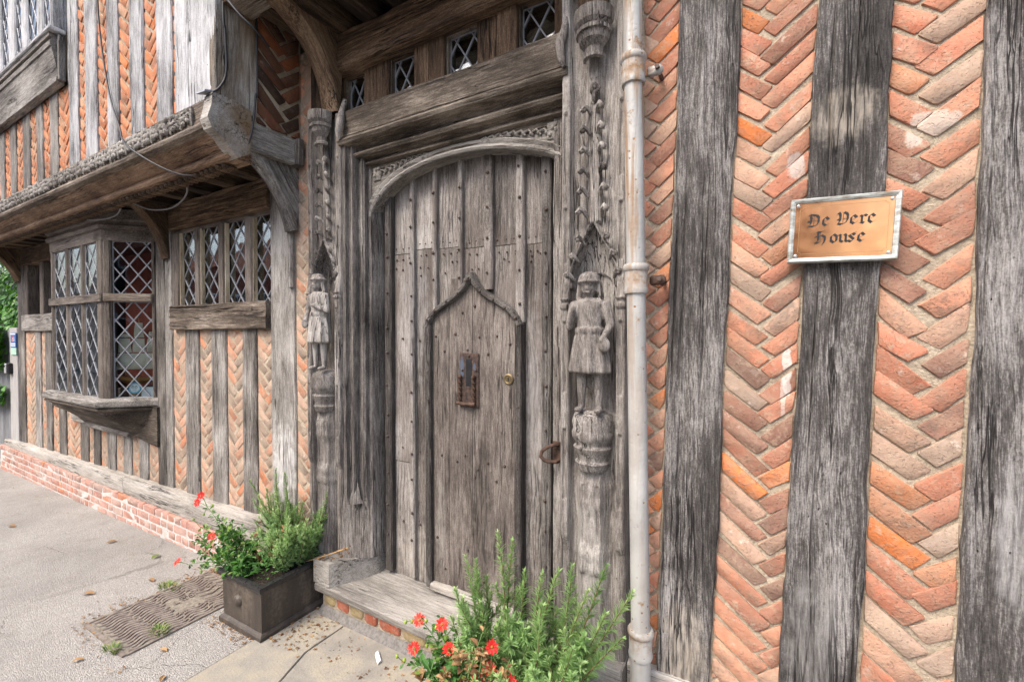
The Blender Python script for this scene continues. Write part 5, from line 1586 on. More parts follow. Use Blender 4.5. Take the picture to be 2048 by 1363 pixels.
# blackletter drawn with a broad nib
GL = {
 'D': ([[(-.05, 1.25), (.15, 1.42), (.55, 1.40), (.95, 1.28), (1.12, 1.0), (1.10, .45), (.95, .15), (.55, 0), (.15, .02), (-.05, -.06)], [(.22, 1.25), (.30, .95), (.28, .45), (.15, .2), (-.02, .12)], [(-.08, .62), (.18, .55)]], [[(.58, 1.25), (.58, .15)], [(.58, .72), (1.0, .70)]], 1.3),
 'e': ([[(.16, .80), (.12, .28), (.42, .02), (.74, .22)], [(.16, .80), (.44, 1.02), (.72, .76), (.22, .44)]], [], .95),
 'V': ([[(-.02, 1.22), (.16, 1.44), (.30, 1.22), (.34, .95), (.30, .42), (.16, .22)], [(.10, .12), (.50, .02), (.92, .22), (1.10, .55), (1.12, 1.05), (1.0, 1.32), (.72, 1.45)], [(.08, .64), (.34, .58)]], [[(.66, 1.38), (.62, .10)], [(.62, .62), (1.05, .62)], [(.62, .72), (1.05, .72)]], 1.3),
 'r': ([[(.06, .92), (.22, .84), (.20, .14), (.06, .10)], [(.20, .12), (.40, .02)], [(.24, .84), (.48, 1.0), (.70, .86)]], [], .85),
 'H': ([[(.02, 1.28), (.22, 1.42), (.55, 1.38), (.82, 1.52)], [(.28, 1.36), (.30, .36), (.10, .20)], [(-.05, .80), (.28, .86)], [(-.05, .10), (.30, .05), (.50, .18)], [(.36, .72), (.66, .98), (1.02, .76), (1.02, .30), (.86, -.08), (.72, -.22)], [(.10, .0), (-.05, -.16)]], [[(.52, 1.34), (.52, .16)], [(.52, .5), (1.0, .5)]], 1.25),
 'o': ([[(.14, .78), (.14, .26), (.44, .02), (.74, .22), (.74, .76), (.44, 1.0), (.14, .78)]], [], .95),
 'u': ([[(.04, .92), (.18, .84), (.16, .22), (.42, .02), (.72, .20)], [(.60, .94), (.76, .84), (.74, .20), (.92, .06)]], [], 1.0),
 's': ([[(.76, .84), (.50, 1.0), (.18, .80), (.66, .30), (.40, .02), (.06, .18)], [(.60, 1.0), (.84, 1.1)]], [], .95)}
ink = plain("black engraved fill", (.012, .011, .012), .5, 0, .2)
def glyph(ch, ox, oz, sc):
    m = M(); heavy, thin, adv = GL[ch]
    nib = Vector((cos(radians(38)), sin(radians(38)))) * .15
    for strokes, w in ((heavy, 1.0), (thin, .16)):
        for st in strokes:
            for p0, p1 in zip(st[:-1], st[1:]):
                p0, p1 = Vector(p0), Vector(p1)
                dd = (p1 - p0).normalized() * .03
                pl = [p0 - nib * w - dd, p0 + nib * w - dd, p1 + nib * w + dd, p1 - nib * w + dd]
                if area(pl) < .012: nn = Vector((-dd.y, dd.x)).normalized() * .035; pl = [p0 - nn, p0 + nn, p1 + nn, p1 - nn]
                m.prism([(ox + q.x * sc * .92, oz + q.y * sc) for q in pl], pp, .0002 + random.uniform(0, .0003), .0012 + random.uniform(0, .0003))
    m.build("letter", ink, plq, axis=None)
def fx(u): return -PW + u * 2 * PW
xs = .0262
for ch, u in (('D', .185), ('e', .312), ('V', .452), ('e', .566), ('r', .655), ('e', .722)): glyph(ch, fx(u), .0125, xs)
for ch, u in (('H', .262), ('o', .395), ('u', .478), ('s', .556), ('e', .642)): glyph(ch, fx(u), -.0435, xs)

# ------------------------------------------------------------------ cables
def cable(path, r, mat, label):
    P_ = [Vector(p) for p in path]; out = []
    for i in range(len(P_) - 1):
        a, b, c, d = P_[max(i - 1, 0)], P_[i], P_[i + 1], P_[min(i + 2, len(P_) - 1)]
        for k in range(8):
            t = k / 8
            out.append(.5 * ((2 * b) + (-a + c) * t + (2 * a - 5 * b + 4 * c - d) * t * t + (-a + 3 * b - 3 * c + d) * t ** 3))
    out.append(P_[-1])
    m = M(); m.tube(out, r, 7)
    o = m.build("cable", mat, None, axis=None, smooth=60); setp(o, label, "cable")
cable([(-4.17, UY - .025, 5.3), (-4.12, UY - .03, 4.2), (-4.07, UY - .03, 3.75), (-3.93, UY - .03, 3.3), (-3.72, UY - .05, 3.02), (-3.58, -.545, 2.90), (-3.42, -.56, 2.80), (-3.22, -.50, 2.68), (-3.08, -.43, 2.62), (-2.95, -.36, 2.62)], .0055, 'cable', "long thin cable running down the limewashed upper studs and over the bressumer")
cable([(-2.535, -.47, 5.2), (-2.535, -.47, 3.5), (-2.538, -.46, 3.3), (-2.538, -.455, 3.08), (-2.54, -.485, 2.98), (-2.56, -.52, 2.935)], .006, 'cable', "black cable on the brown return face of the corner post")
cable([(-2.535, -.30, 4.9), (-2.538, -.285, 3.2), (-2.538, -.295, 3.02), (-2.53, -.31, 2.90), (-2.528, -.33, 2.78), (-2.54, -.36, 2.66)], .0055, 'cable', "black cable between the corner post and the dark brick return")
cable([(-5.0, -.32, 2.62), (-4.7, -.30, 2.585), (-4.45, -.28, 2.60), (-4.25, -.32, 2.66)], .006, 'cable_pale', "pale cable sagging below the jetty above the bay window")
cable([(-4.18, -.30, 2.66), (-4.0, -.24, 2.585), (-3.75, -.20, 2.575), (-3.5, -.22, 2.63), (-3.35, -.3, 2.70)], .006, 'cable_pale', "pale cable sagging in front of the curved bracket by the bay")
cable([(-2.47, -.50, 3.43), (-2.40, -.46, 3.33), (-2.36, -.40, 3.27), (-2.40, -.30, 3.25)], .006, 'cable', "short hanging cable end below the left end of the moulded door jetty beam")
m = M(); m.obox((-2.60, -.525, 2.945), (.045, 0, -.004), (0, .03, .01), (0, .002, .006)); o = m.build("lead_flashing", 'lead', None, axis=None); setp(o, "small bent piece of lead lying on the bressumer at the corner post", "lead flashing")

# ------------------------------------------------------------------ behind the bay panes
hullm = plain("varnished model hull", (.34, .17, .05), .35, 0, .25, 30)
sailm = plain("cream sailcloth", (.74, .68, .56), .9, 0, .12, 12)
sx, sy_, sz = -4.80, -.02, 1.19
shp = thing("model_ship", (sx, sy_, sz), "wooden model sailing ship with cream sails behind the bay window", "model ship")
sh_u = Vector((.62, .78, 0)).normalized(); sh_n = Vector((-sh_u.y, sh_u.x, 0))
def sp(a, b, z): return Vector((sx, sy_, sz)) + sh_u * a + sh_n * b + Vector((0, 0, z))
m = M(); rings = []
for i in range(13):
    t = i / 12; a = -.17 + .34 * t
    w = .040 * sin(pi * min(1, .12 + t * .86)) ** .6; top = .075 + .035 * (2 * t - 1) ** 2; kb = .02 + .05 * abs(2 * t - 1) ** 3
    rings.append([sp(a, -w, top), sp(a, -w * .95, (top + kb) / 2), sp(a, 0, kb), sp(a, w * .95, (top + kb) / 2), sp(a, w, top)])
m.loft(rings); m.build("hull", hullm, shp, smooth=40)
m = M()
for a, h in ((-.10, .50), (0, .60), (.10, .52)): m.tube([sp(a, 0, .06), sp(a, 0, h)], .005, 6)
m.tube([sp(.15, 0, .10), sp(.24, 0, .17)], .004, 6); m.build("masts", hullm, shp)
for a, h in ((-.10, .50), (0, .60), (.10, .52)):
    for z0, z1, w0, w1 in ((.15, .29, .060, .050), (.30, .42, .048, .038), (.43, h - .04, .036, .026)):
        m = M(); g = []
        for j in range(5):
            t = j / 4; w = w0 + (w1 - w0) * t
            g.append([sp(a + (2 * i / 4 - 1) * w * 1.0, -.006 - .022 * sin(pi * t) * (1 - (2 * i / 4 - 1) ** 2 * .5), z0 + (z1 - z0) * t) for i in range(5)])
        vs = [p for r in g for p in r]; m.add(vs, [(j * 5 + i, j * 5 + i + 1, j * 5 + i + 6, j * 5 + i + 5) for j in range(4) for i in range(4)])
        m.add([p + sh_n * .002 for p in vs], [(j * 5 + i + 5, j * 5 + i + 6, j * 5 + i + 1, j * 5 + i) for j in range(4) for i in range(4)])
        m.build("sail", sailm, shp, fix=False)
for q, (p0, p1, p2) in enumerate((((.12, 0, .46), (.22, 0, .17), (.13, 0, .18)), ((-.11, 0, .40), (-.17, 0, .16), (-.10, 0, .16)))):
    m = M(); a, b, c = sp(*p0), sp(*p1), sp(*p2); m.add([a, b, c, a + sh_n * .002, b + sh_n * .002, c + sh_n * .002], [(0, 1, 2), (5, 4, 3), (0, 3, 4, 1), (1, 4, 5, 2), (2, 5, 3, 0)]); m.build("jib_sail", sailm, shp)
m = M(); m.obox(Vector((sx, sy_, 1.12)), sh_u * .12, sh_n * .05, (0, 0, .07)); m.build("stand", plain("dark stand", (.05, .03, .02), .5), shp)
m = M(); m.bevbox(-4.86, -4.70, -.10, .06, 1.052, 1.13, .003); o = m.build("cardboard_box", plain("brown card", (.40, .23, .08), .8), None, axis=None); setp(o, "low brown cardboard box on the bay window board under the ship", "box")
m = M(); m.obox((-4.63, -.02, 1.12), (.040, .036, 0), (0, 0, .07), (.002, -.003, 0)); o = m.build("notice_card", 'paper', None, axis=None); setp(o, "pale blue white card leaning in the right corner of the bay window", "card")
# round sticker on the inside of the side pane
stk = thing("window_sticker", tuple(fR(.205, 1.185, -.05)), "round blue and white sticker on the lower bay window pane", "sticker")
def disc(r0, r1, d, name, mat, cx=.205, cz=1.185, n=28, sq=1.0):
    m = M()
    if r0: m.loft([[fR(cx + r * cos(2 * pi * k / n), cz + r * sq * sin(2 * pi * k / n), dd) for k in range(n)] for r, dd in ((r0, d - .001), (r0, d), (r1, d), (r1, d - .001))], True, False)
    else: m.prism([(cx + r1 * cos(2 * pi * k / n), cz + r1 * sq * sin(2 * pi * k / n)) for k in range(n)], fR, d - .001, d)
    return m.build(name, mat, stk, axis=None)
blue = plain("sticker blue", (.05, .33, .52), .5, 0, .05); pale = plain("sticker white", (.74, .82, .86), .5, 0, .03); dkb = plain("sticker print", (.06, .10, .13), .5, 0, .05)
disc(0, .0345, -.0405, "disc", pale); disc(.036, .050, -.0400, "ring", blue); disc(.0385, .041, -.0395, "inner_ring", pale)
for s in (-1, 1):
    disc(.0075, .0105, -.0398, "eye_ring", dkb, .205 + s * .0125, 1.192, 18); disc(0, .0035, -.0398, "pupil", dkb, .205 + s * .0125, 1.192, 12)
m = M(); m.prism([(.182, 1.201), (.192, 1.2065), (.218, 1.2065), (.228, 1.201), (.214, 1.2035), (.196, 1.2035)], fR, -.0408, -.0398); m.prism([(.202, 1.187), (.208, 1.187), (.205, 1.181)], fR, -.0408, -.0398); m.build("brow_and_beak", dkb, stk, axis=None)
m = M(); m.prism([(.183, 1.1735), (.227, 1.1735), (.227, 1.1755), (.183, 1.1755)], fR, -.0408, -.0398); m.prism([(.190, 1.162), (.220, 1.162), (.220, 1.1665), (.190, 1.1665)], fR, -.0408, -.0398); m.build("print_lines", dkb, stk, axis=None)

# ------------------------------------------------------------------ gate, sign, bell box
MAT['gate'] = wood("grey stained gate board", (.10, .10, .105), (.195, .20, .21), (.30, .305, .315), fine=.6, patchy=.7, bumpd=.002, cracks=.2)
MAT['gate_post'] = wood("pale grey gate post", (.20, .19, .185), (.33, .315, .305), (.45, .44, .43), fine=.5, patchy=.6, bumpd=.002, cracks=.2)
gt = thing("wooden_gate", (-9.3, .0, -.12), "grey vertical board gate at the left end of the house", "gate")
x = -10.9
while x < -8.55:
    m = M(); m.bevbox(x, min(x + .118, -8.55), -.006, .02, -.06, 1.60, .004); m.build("board", 'gate', gt); x += .122
m = M(); m.bevbox(-10.9, -8.55, -.014, .03, 1.602, 1.70, .004); m.build("top_rail", 'gate', gt, axis=(1, 0, 0))
m = M(); m.bevbox(-8.545, -8.235, -.02, .08, -.1, 1.73, .006); m.build("gate_post", 'gate_post', gt)
m = M(); m.bevbox(-10.9, -8.24, -.03, .06, -.2, -.062, .006); m.build("threshold", 'kerb', gt, axis=(1, 0, 0))
sg = thing("blue_sign", (-8.33, -.03, 1.5), "small upright blue sign with a pale green foot on the gate post", "sign")
m = M(); m.bevbox(-8.43, -8.225, -.034, -.022, 1.475, 1.665, .002); m.build("panel", plain("sign blue", (.04, .13, .38), .4, 0, .08), sg, axis=None)
m = M(); m.bevbox(-8.43, -8.225, -.034, -.022, 1.385, 1.472, .002); m.build("foot_panel", plain("sign green", (.42, .62, .52), .4, 0, .05), sg, axis=None)
m = M(); rd = plain("sign red", (.50, .10, .10), .5)
for c, r in ((1.615, .016), (1.592, .024), (1.565, .016)):
    m.loft([[(-8.328 + q * cos(2 * pi * k / 16) * 1.6, -.036 + dd, c + q * sin(2 * pi * k / 16)) for k in range(16)] for q, dd in ((r, 0), (r, -.001), (r * .6, -.001), (r * .6, 0))], True, False)
m.build("emblem", rd, sg, axis=None)
m = M()
for z0, z1 in ((1.520, 1.533), (1.495, 1.507), (1.643, 1.655)): m.box(-8.42, -8.235, -.0352, -.0342, z0, z1)
for z in (1.60, 1.572): m.box(-8.375, -8.28, -.0350, -.0343, z - .012, z + .012)
m.build("print_bars", 'paper', sg, axis=None)
bx = thing("entry_box", (-8.5, -.04, 1.2), "small black and silver entry box on the gate post below the blue sign", "intercom")
m = M(); m.bevbox(-8.52, -8.41, -.065, -.02, 1.135, 1.275, .008); m.build("body", 'iron_black', bx, axis=None)
m = M(); m.bevbox(-8.518, -8.45, -.078, -.066, 1.145, 1.27, .005); m.build("face", plain("silver cover", (.55, .56, .58), .35, .4, .1), bx, axis=None)
m = M(); m.box(-8.497, -8.477, -.081, -.0785, 1.225, 1.25); m.build("lens", 'iron_black', bx, axis=None)

# ------------------------------------------------------------------ foliage
def leaf_mat(name, a, b, c, rough=.45, trans=.38):
    t = NT(name); r = t.attr("rnd", 2)
    col = t.ramp(r, [(0, a), (.55, b), (1, c)])
    t.done(col, rough, None, 0, .35)
    td = t.n.new("ShaderNodeBsdfTranslucent"); t.put(td.inputs[0], col)
    mx = t.n.new("ShaderNodeMixShader"); mx.inputs[0].default_value = trans
    t.l.new(t.bsdf.outputs[0], mx.inputs[1]); t.l.new(td.outputs[0], mx.inputs[2]); t.l.new(mx.outputs[0], t.out.inputs[0])
    MAT[name] = t.m; return t.m
leaf_mat('rosemary', (.13, .24, .07), (.30, .47, .17), (.50, .62, .29))
leaf_mat('daisy_leaf', (.035, .11, .025), (.10, .25, .05), (.30, .40, .09))
leaf_mat('ivy', (.018, .085, .010), (.07, .23, .02), (.22, .42, .05), .35, .3)
leaf_mat('dry', (.12, .055, .024), (.26, .145, .065), (.42, .27, .13), .8, .15)
leaf_mat('petal', (.50, .012, .012), (.74, .035, .025), (.85, .15, .10), .6, .3)
leaf_mat('grass', (.07, .14, .03), (.16, .25, .05), (.34, .36, .12), .6, .2)
MAT['stem'] = plain("woody stem", (.14, .085, .045), .85, 0, .4, 40)
MAT['gstem'] = plain("green stem", (.12, .20, .06), .7, 0, .3, 40)
MAT['yellow'] = plain("flower eye", (.42, .13, .02), .7, 0, .3, 80)
MAT['bud'] = plain("green bud", (.26, .36, .05), .6, 0, .3, 60)
MAT['soil'] = plain("potting soil", (.035, .025, .018), .95, 0, .5, 50, .01)

def bez(a, b, c, n):
    return [(1 - t) ** 2 * Vector(a) + 2 * t * (1 - t) * Vector(b) + t * t * Vector(c) for t in (i / n for i in range(n + 1))]
class Fol:
    def __init__(s): s.m = M(); s.r = []
    def leaf(s, p, d, up, L, w, r, fold=.25, curl=.15):
        """pointed leaf of six points with a folded midrib"""
        d = d.normalized(); sd_ = d.cross(up)
        if sd_.length < 1e-4: sd_ = d.orthogonal()
        sd_.normalize(); n_ = sd_.cross(d)
        v = [p, p + d * L * .35 + sd_ * w * .5 + n_ * w * fold, p + d * L * .75 + sd_ * w * .38 + n_ * (w * fold - L * curl * .5), p + d * L - n_ * L * curl,
             p + d * L * .75 - sd_ * w * .38 + n_ * (w * fold - L * curl * .5), p + d * L * .35 - sd_ * w * .5 + n_ * w * fold, p + d * L * .5 - n_ * L * curl * .2]
        s.m.add(v, [(0, 1, 6), (1, 2, 6), (2, 3, 6), (3, 4, 6), (4, 5, 6), (5, 0, 6)]); s.r += [min(1, max(0, r))] * 7
    def needle(s, p, d, up, L, w, r):
        d = d.normalized(); sd_ = d.cross(up)
        if sd_.length < 1e-4: sd_ = d.orthogonal()
        sd_.normalize(); n_ = sd_.cross(d)
        s.m.add([p - sd_ * w * .4, p + sd_ * w * .4, p + d * L * .6 + sd_ * w * .5 + n_ * L * .06, p + d * L * .6 - sd_ * w * .5 + n_ * L * .06, p + d * L - n_ * L * .03], [(0, 1, 2, 3), (3, 2, 4)])
        s.r += [min(1, max(0, r))] * 5
    def lobed(s, p, d, up, L, w, r):
        """toothed daisy leaf"""
        d = d.normalized(); sd_ = d.cross(up)
        if sd_.length < 1e-4: sd_ = d.orthogonal()
        sd_.normalize(); n_ = sd_.cross(d)
        prof_ = [(0, .06), (.3, .14), (.42, .34), (.5, .26), (.66, .5), (.74, .36), (.9, .30), (1, .0)]
        R = [p + d * L * a + sd_ * w * b + n_ * (b * w * .35 - L * .12 * a * a) for a, b in prof_]
        Lf = [p + d * L * a - sd_ * w * b + n_ * (b * w * .35 - L * .12 * a * a) for a, b in prof_]
        C = [p + d * L * a - n_ * L * .12 * a * a for a, b in prof_]
        vs = R + Lf + C; fs = []
        for i in range(7): fs += [(i, i + 1, 17 + i, 16 + i), (16 + i, 17 + i, 9 + i, 8 + i)]
        s.m.add(vs, fs); s.r += [min(1, max(0, r))] * 24
    def build(s, name, mat, parent, **k):
        return s.m.build(name, mat, parent, axis=None, rnds=s.r, fix=False, **k) if s.m.v else None

def rosemary(name_loc, label, stems, group, nd=.0042, Ls=.027):
    pl_ = thing("rosemary_bush", name_loc, label, "rosemary", group)
    fo = Fol(); st = M()
    def shoot(P_, dens, r0, tip_r, Lm=1.0):
        st.tube(P_, [r0 * (1 - .75 * i / (len(P_) - 1)) for i in range(len(P_))], 5)
        L = sum((P_[i + 1] - P_[i]).length for i in range(len(P_) - 1)); nn = int(L / dens); base_r = random.uniform(.02, .55)
        for q in range(nn):
            t = (q + .5) / nn
            if t < tip_r: continue
            f_ = t * (len(P_) - 1); i = min(int(f_), len(P_) - 2); p = P_[i].lerp(P_[i + 1], f_ - i); ax = (P_[i + 1] - P_[i]).normalized()
            o1 = ax.orthogonal().normalized(); o2 = ax.cross(o1)
            for w_ in range(3):
                a = q * 1.9 + w_ * 2.09 + random.uniform(-.4, .4)
                out = o1 * cos(a) + o2 * sin(a)
                d = out * random.uniform(.75, 1.2) + ax * (random.uniform(.25, .75) + .5 * max(0, t - .85) / .15)
                Ln_ = Ls * Lm * random.uniform(.7, 1.2) * (1.0 - .45 * max(0, t - .8) / .2)
                fo.needle(p + out * .001, d, ax, Ln_, nd * random.uniform(.8, 1.2), base_r + random.uniform(-.2, .35) + .22 * max(0, t - .7) / .3)
    for (bx_, by, bz, tx, ty, tz, ns) in stems:
        mx_ = ((bx_ + tx) / 2 + random.uniform(-.05, .05) + (bx_ - tx) * .12, (by + ty) / 2 + random.uniform(-.03, .03), bz + (tz - bz) * .45)
        P_ = bez((bx_, by, bz), mx_, (tx, ty, tz), 10)
        shoot(P_, .0042, .0045, .06)
        for q in range(ns):
            t = random.uniform(.12, .72); i = int(t * 10); p = P_[i]
            L = (1 - t) * (Vector((tx, ty, tz)) - Vector((bx_, by, bz))).length * random.uniform(.35, .75)
            a = random.uniform(0, 2 * pi)
            out = Vector((cos(a) * .85, sin(a) * .85, 1)).normalized()
            e = p + out * L; P2_ = bez(p, p + (Vector((cos(a), sin(a), .3)) * L * .4), e, 7)
            shoot(P2_, .0042, .003, .03, .95)
    st.build("stems", 'stem', pl_, smooth=60)
    fo.build("foliage", 'rosemary', pl_)
    return pl_

def flower(parent, c, nrm, R, red):
    """single daisy: separate petals round a yellow eye"""
    nrm = Vector(nrm).normalized(); o1 = nrm.orthogonal().normalized(); o2 = nrm.cross(o1)
    c = Vector(c); m = M()
    m.loft([[c + (o1 * cos(2 * pi * k / 10) + o2 * sin(2 * pi * k / 10)) * r + nrm * d for k in range(10)] for r, d in ((.004, -.006), (R * .20, 0), (R * .18, .004), (R * .08, .006))])
    fl = m.build("flower", 'yellow', parent, axis=None, smooth=50)
    n = 11
    for k in range(n):
        a = 2 * pi * k / n + random.uniform(-.1, .1); out = o1 * cos(a) + o2 * sin(a); f_ = Fol()
        f_.leaf(c + out * R * .2, out + nrm * random.uniform(.15, .45), nrm, R * random.uniform(.75, .95), R * .42, red + random.uniform(-.2, .2), .12, .10)
        f_.build("petal", 'petal', fl)
    return fl

def daisy(loc, label, base, tips, flowers, buds, group, dry=0, leafL=.044):
    pl_ = thing("daisy_plant", loc, label, "daisy plant", group)
    fo = Fol(); dr = Fol(); st = M(); bd = M()
    base = Vector(base)
    def stem(P_, leaves, fo_, kind):
        st.tube(P_, [.0035 * (1 - .6 * i / (len(P_) - 1)) for i in range(len(P_))], 5)
        for q in range(int(leaves * 1.5)):
            t = random.uniform(.12, 1.0); f_ = t * (len(P_) - 1); i = min(int(f_), len(P_) - 2); p = P_[i].lerp(P_[i + 1], f_ - i); ax = (P_[i + 1] - P_[i]).normalized()
            o1 = ax.orthogonal().normalized(); o2 = ax.cross(o1); a = q * 2.4 + random.uniform(-.3, .3); out = o1 * cos(a) + o2 * sin(a)
            L = leafL * random.uniform(.6, 1.25) * (1.15 - .5 * t)
            (fo_.lobed if kind == 'g' else fo_.leaf)(p, out + ax * .5, Vector((0, 0, 1)) + out * .2, L, L * .62, random.random() ** 1.4 * .9 if kind == 'g' else random.random())
    for tip, nl_ in tips:
        tip = Vector(tip); b = base + Vector((random.uniform(-.05, .05), random.uniform(-.05, .05), 0))
        P_ = bez(b, (b + tip) / 2 + Vector((random.uniform(-.03, .03), random.uniform(-.03, .03), .07)), tip, 9)
        stem(P_, nl_, fo, 'g')
        for q in range(2):
            i = random.randint(3, 7); e = P_[i] + Vector((random.uniform(-.07, .07), random.uniform(-.07, .07), random.uniform(.04, .10))); stem(bez(P_[i], (P_[i] + e) / 2 + Vector((0, 0, -.01)), e, 5), nl_ // 3, fo, 'g')
    for c, nrm in flowers:
        c = Vector(c); b = min((Vector(t_[0]) for t_ in tips), key=lambda q: (q - c).length)
        st.tube(bez(b, (b + c) / 2 + Vector((0, 0, .01)), c - Vector(nrm).normalized() * .006, 6), .0022, 5)
        flower(pl_, c, nrm, .0265, random.uniform(.2, .8))
    for c in buds:
        c = Vector(c); b = min((Vector(t_[0]) for t_ in tips), key=lambda q: (q - c).length)
        st.tube(bez(b, (b + c) / 2, c, 4), .0016, 4); bd.ball(c, .008, 8, 6, sc=(.85, .85, 1.1))
    for q in range(dry):
        b = base + Vector((random.uniform(-.10, .10), random.uniform(-.07, .07), random.uniform(0, .04))); e = b + Vector((random.uniform(-.12, .12), random.uniform(-.06, .08), random.uniform(.08, .22) if q % 4 else random.uniform(.22, .31)))
        stem(bez(b, (b + e) / 2 + Vector((0, 0, .03)), e, 6), 16, dr, 'd')
    st.build("stems", 'gstem', pl_, smooth=60); fo.build("foliage", 'daisy_leaf', pl_); dr.build("withered_leaves", 'dry', pl_); 
    if bd.v: bd.build("buds", 'bud', pl_, axis=None, smooth=60)
    return pl_

# ------------------------------------------------------------------ planters
t = NT("dark planter fibreglass"); p = t.pos()
n1 = t.noise(p, 60, 5, .7); n2 = t.noise(t.vmath('MULTIPLY', p, (9, 9, 2)), 1.0, 4, .6)
col = t.ramp(t.math('MULTIPLY_ADD', n2, .6, t.math('MULTIPLY', n1, .4)), [(.3, (.022, .020, .019)), (.52, (.062, .050, .040)), (.72, (.17, .138, .105))])
MAT['planter'] = t.done(col, t.rng(n1, .3, .7, .38, .65), t.bump(n1, .002), spec=.4)
t = NT("black glossy rim"); n1 = t.noise(t.pos(), 70, 5, .7)
MAT['planter_rim'] = t.done(t.ramp(n1, [(.3, (.008, .008, .009)), (.7, (.028, .027, .027))]), t.rng(n1, .3, .7, .22, .42), t.bump(n1, .001))
def planter(x0, x1, y0, y1, h, label):
    p = thing("planter", ((x0 + x1) / 2, (y0 + y1) / 2, 0), label, "planter", "black planters beside the doorstep")
    def rr(k, z): return [(x0 - k, y0 - k, z), (x1 + k, y0 - k, z), (x1 + k, y1 + k, z), (x0 - k, y1 + k, z)]
    m = M(); m.loft([rr(-.006, .04), rr(0, .045), rr(.004, h - .03), rr(-.012, h - .03), rr(-.012, h - .06)], True, False); m.build("body", 'planter', p, axis=None)
    m = M(); m.loft([rr(.016, .0), rr(.018, .006), rr(.018, .030), rr(.010, .040), rr(.001, .046), rr(-.02, .046), rr(-.02, .0)], True, True); m.build("base_plinth", 'planter', p, axis=None)
    m = M(); m.loft([rr(.004, h - .035), rr(.018, h - .028), rr(.024, h - .014), rr(.020, h), rr(.008, h + .006), rr(-.006, h + .003), rr(-.014, h - .01), rr(-.014, h - .035)], True, False); m.build("rim", 'planter_rim', p, axis=None, smooth=40)
    m = M(); m.box(x0 + .008, x1 - .008, y0 + .008, y1 - .008, h - .10, h - .035); m.build("soil", 'soil', p, axis=None)
    m = M()
    c = ((x0 + x1) / 2 - .03, y0 - .002, .165)
    m.loft([[(c[0] + r * cos(2 * pi * k / 20), c[1] - d, c[2] + r * sin(2 * pi * k / 20)) for k in range(20)] for r, d in ((.033, 0), (.030, .010), (.020, .018), (.008, .021), (.0005, .0215))]); m.build("boss", 'planter', p, axis=None, smooth=60)
    return p
planter(-2.685, -2.315, -.42, -.035, .30, "black box planter standing left of the doorstep with rosemary and daisies")
planter(-1.02, -.62, -.60, -.20, .27, "black box planter at the bottom edge right of the doorstep")

GR = "rosemary bushes by the door"; GD = "red daisies in the planters"
R_ = random.uniform
stemsL = []
for k in range(20):
    bx_, by = R_(-2.58, -2.36), R_(-.24, -.07)
    dx = (bx_ + 2.47) * 1.3 + R_(-.09, .10)
    stemsL.append((bx_, by, .27, bx_ + dx, by + R_(-.14, .05), R_(.50, .80) - .6 * abs(dx) ** 1.5, 6))
stemsL += [(-2.38, -.16, .27, -2.24, -.20, .60, 4), (-2.42, -.2, .27, -2.27, -.26, .57, 4), (-2.36, -.1, .27, -2.22, -.12, .64, 4), (-2.5, -.15, .27, -2.56, -.18, .83, 5), (-2.46, -.12, .27, -2.50, -.16, .81, 5), (-2.52, -.18, .27, -2.68, -.22, .66, 4), (-2.4, -.22, .27, -2.34, -.32, .50, 4)]
rosemary((-2.48, -.16, .27), "bushy rosemary at the back of the left planter", stemsL, GR, Ls=.027)
stemsR = [(-.92, -.42, .25, -1.095, -.26, .70, 3), (-.90, -.40, .25, -1.03, -.28, .71, 3), (-.86, -.38, .25, -.945, -.24, .83, 4), (-.84, -.36, .25, -.885, -.22, .80, 4), (-.80, -.38, .25, -.80, -.27, .72, 4),
          (-.76, -.36, .25, -.735, -.25, .72, 4), (-.74, -.34, .25, -.67, -.24, .74, 4), (-.70, -.34, .25, -.615, -.24, .775, 4), (-.70, -.36, .25, -.55, -.24, .70, 4), (-.68, -.34, .25, -.49, -.22, .80, 4),
          (-.66, -.34, .25, -.47, -.28, .66, 4), (-.66, -.36, .25, -.385, -.24, .74, 4), (-.66, -.38, .25, -.40, -.32, .62, 4), (-.84, -.42, .25, -.95, -.36, .60, 4), (-.78, -.44, .25, -.82, -.38, .62, 4), (-.72, -.44, .25, -.68, -.38, .62, 4), (-.68, -.44, .25, -.55, -.40, .58, 4)]
for k in range(16):
    bx_ = R_(-.92, -.64); stemsR.append((bx_, R_(-.46, -.32), .25, bx_ + (bx_ + .76) * 1.0 + R_(-.06, .06), R_(-.46, -.24), R_(.44, .68), 4))
rosemary((-.75, -.38, .25), "tall rosemary at the bottom edge in front of the right carved post", stemsR, GR, Ls=.037, nd=.0050)
daisy((-2.58, -.33, .27), "leggy red daisy spilling over the left planter corner", (-2.58, -.33, .27),
      [((-2.98, -.36, .58), 34), ((-2.92, -.33, .52), 34), ((-2.86, -.35, .46), 34), ((-2.80, -.38, .42), 34), ((-3.02, -.38, .45), 26), ((-3.05, -.40, .36), 22), ((-2.92, -.44, .33), 26), ((-2.86, -.46, .27), 20), ((-2.72, -.42, .34), 28), ((-2.64, -.45, .29), 26), ((-2.55, -.44, .31), 26), ((-2.50, -.42, .32), 24), ((-2.78, -.30, .40), 30), ((-3.04, -.44, .24), 14)],
      [((-3.03, -.37, .645), (.5, -.7, .6)), ((-3.05, -.38, .60), (.3, -.9, .3)), ((-2.89, -.38, .425), (.6, -.7, .5)), ((-3.10, -.47, .255), (-.1, -.6, .7))],
      [(-2.92, -.36, .60), (-2.98, -.38, .54), (-3.06, -.40, .50), (-2.70, -.42, .40)], GD, dry=3)
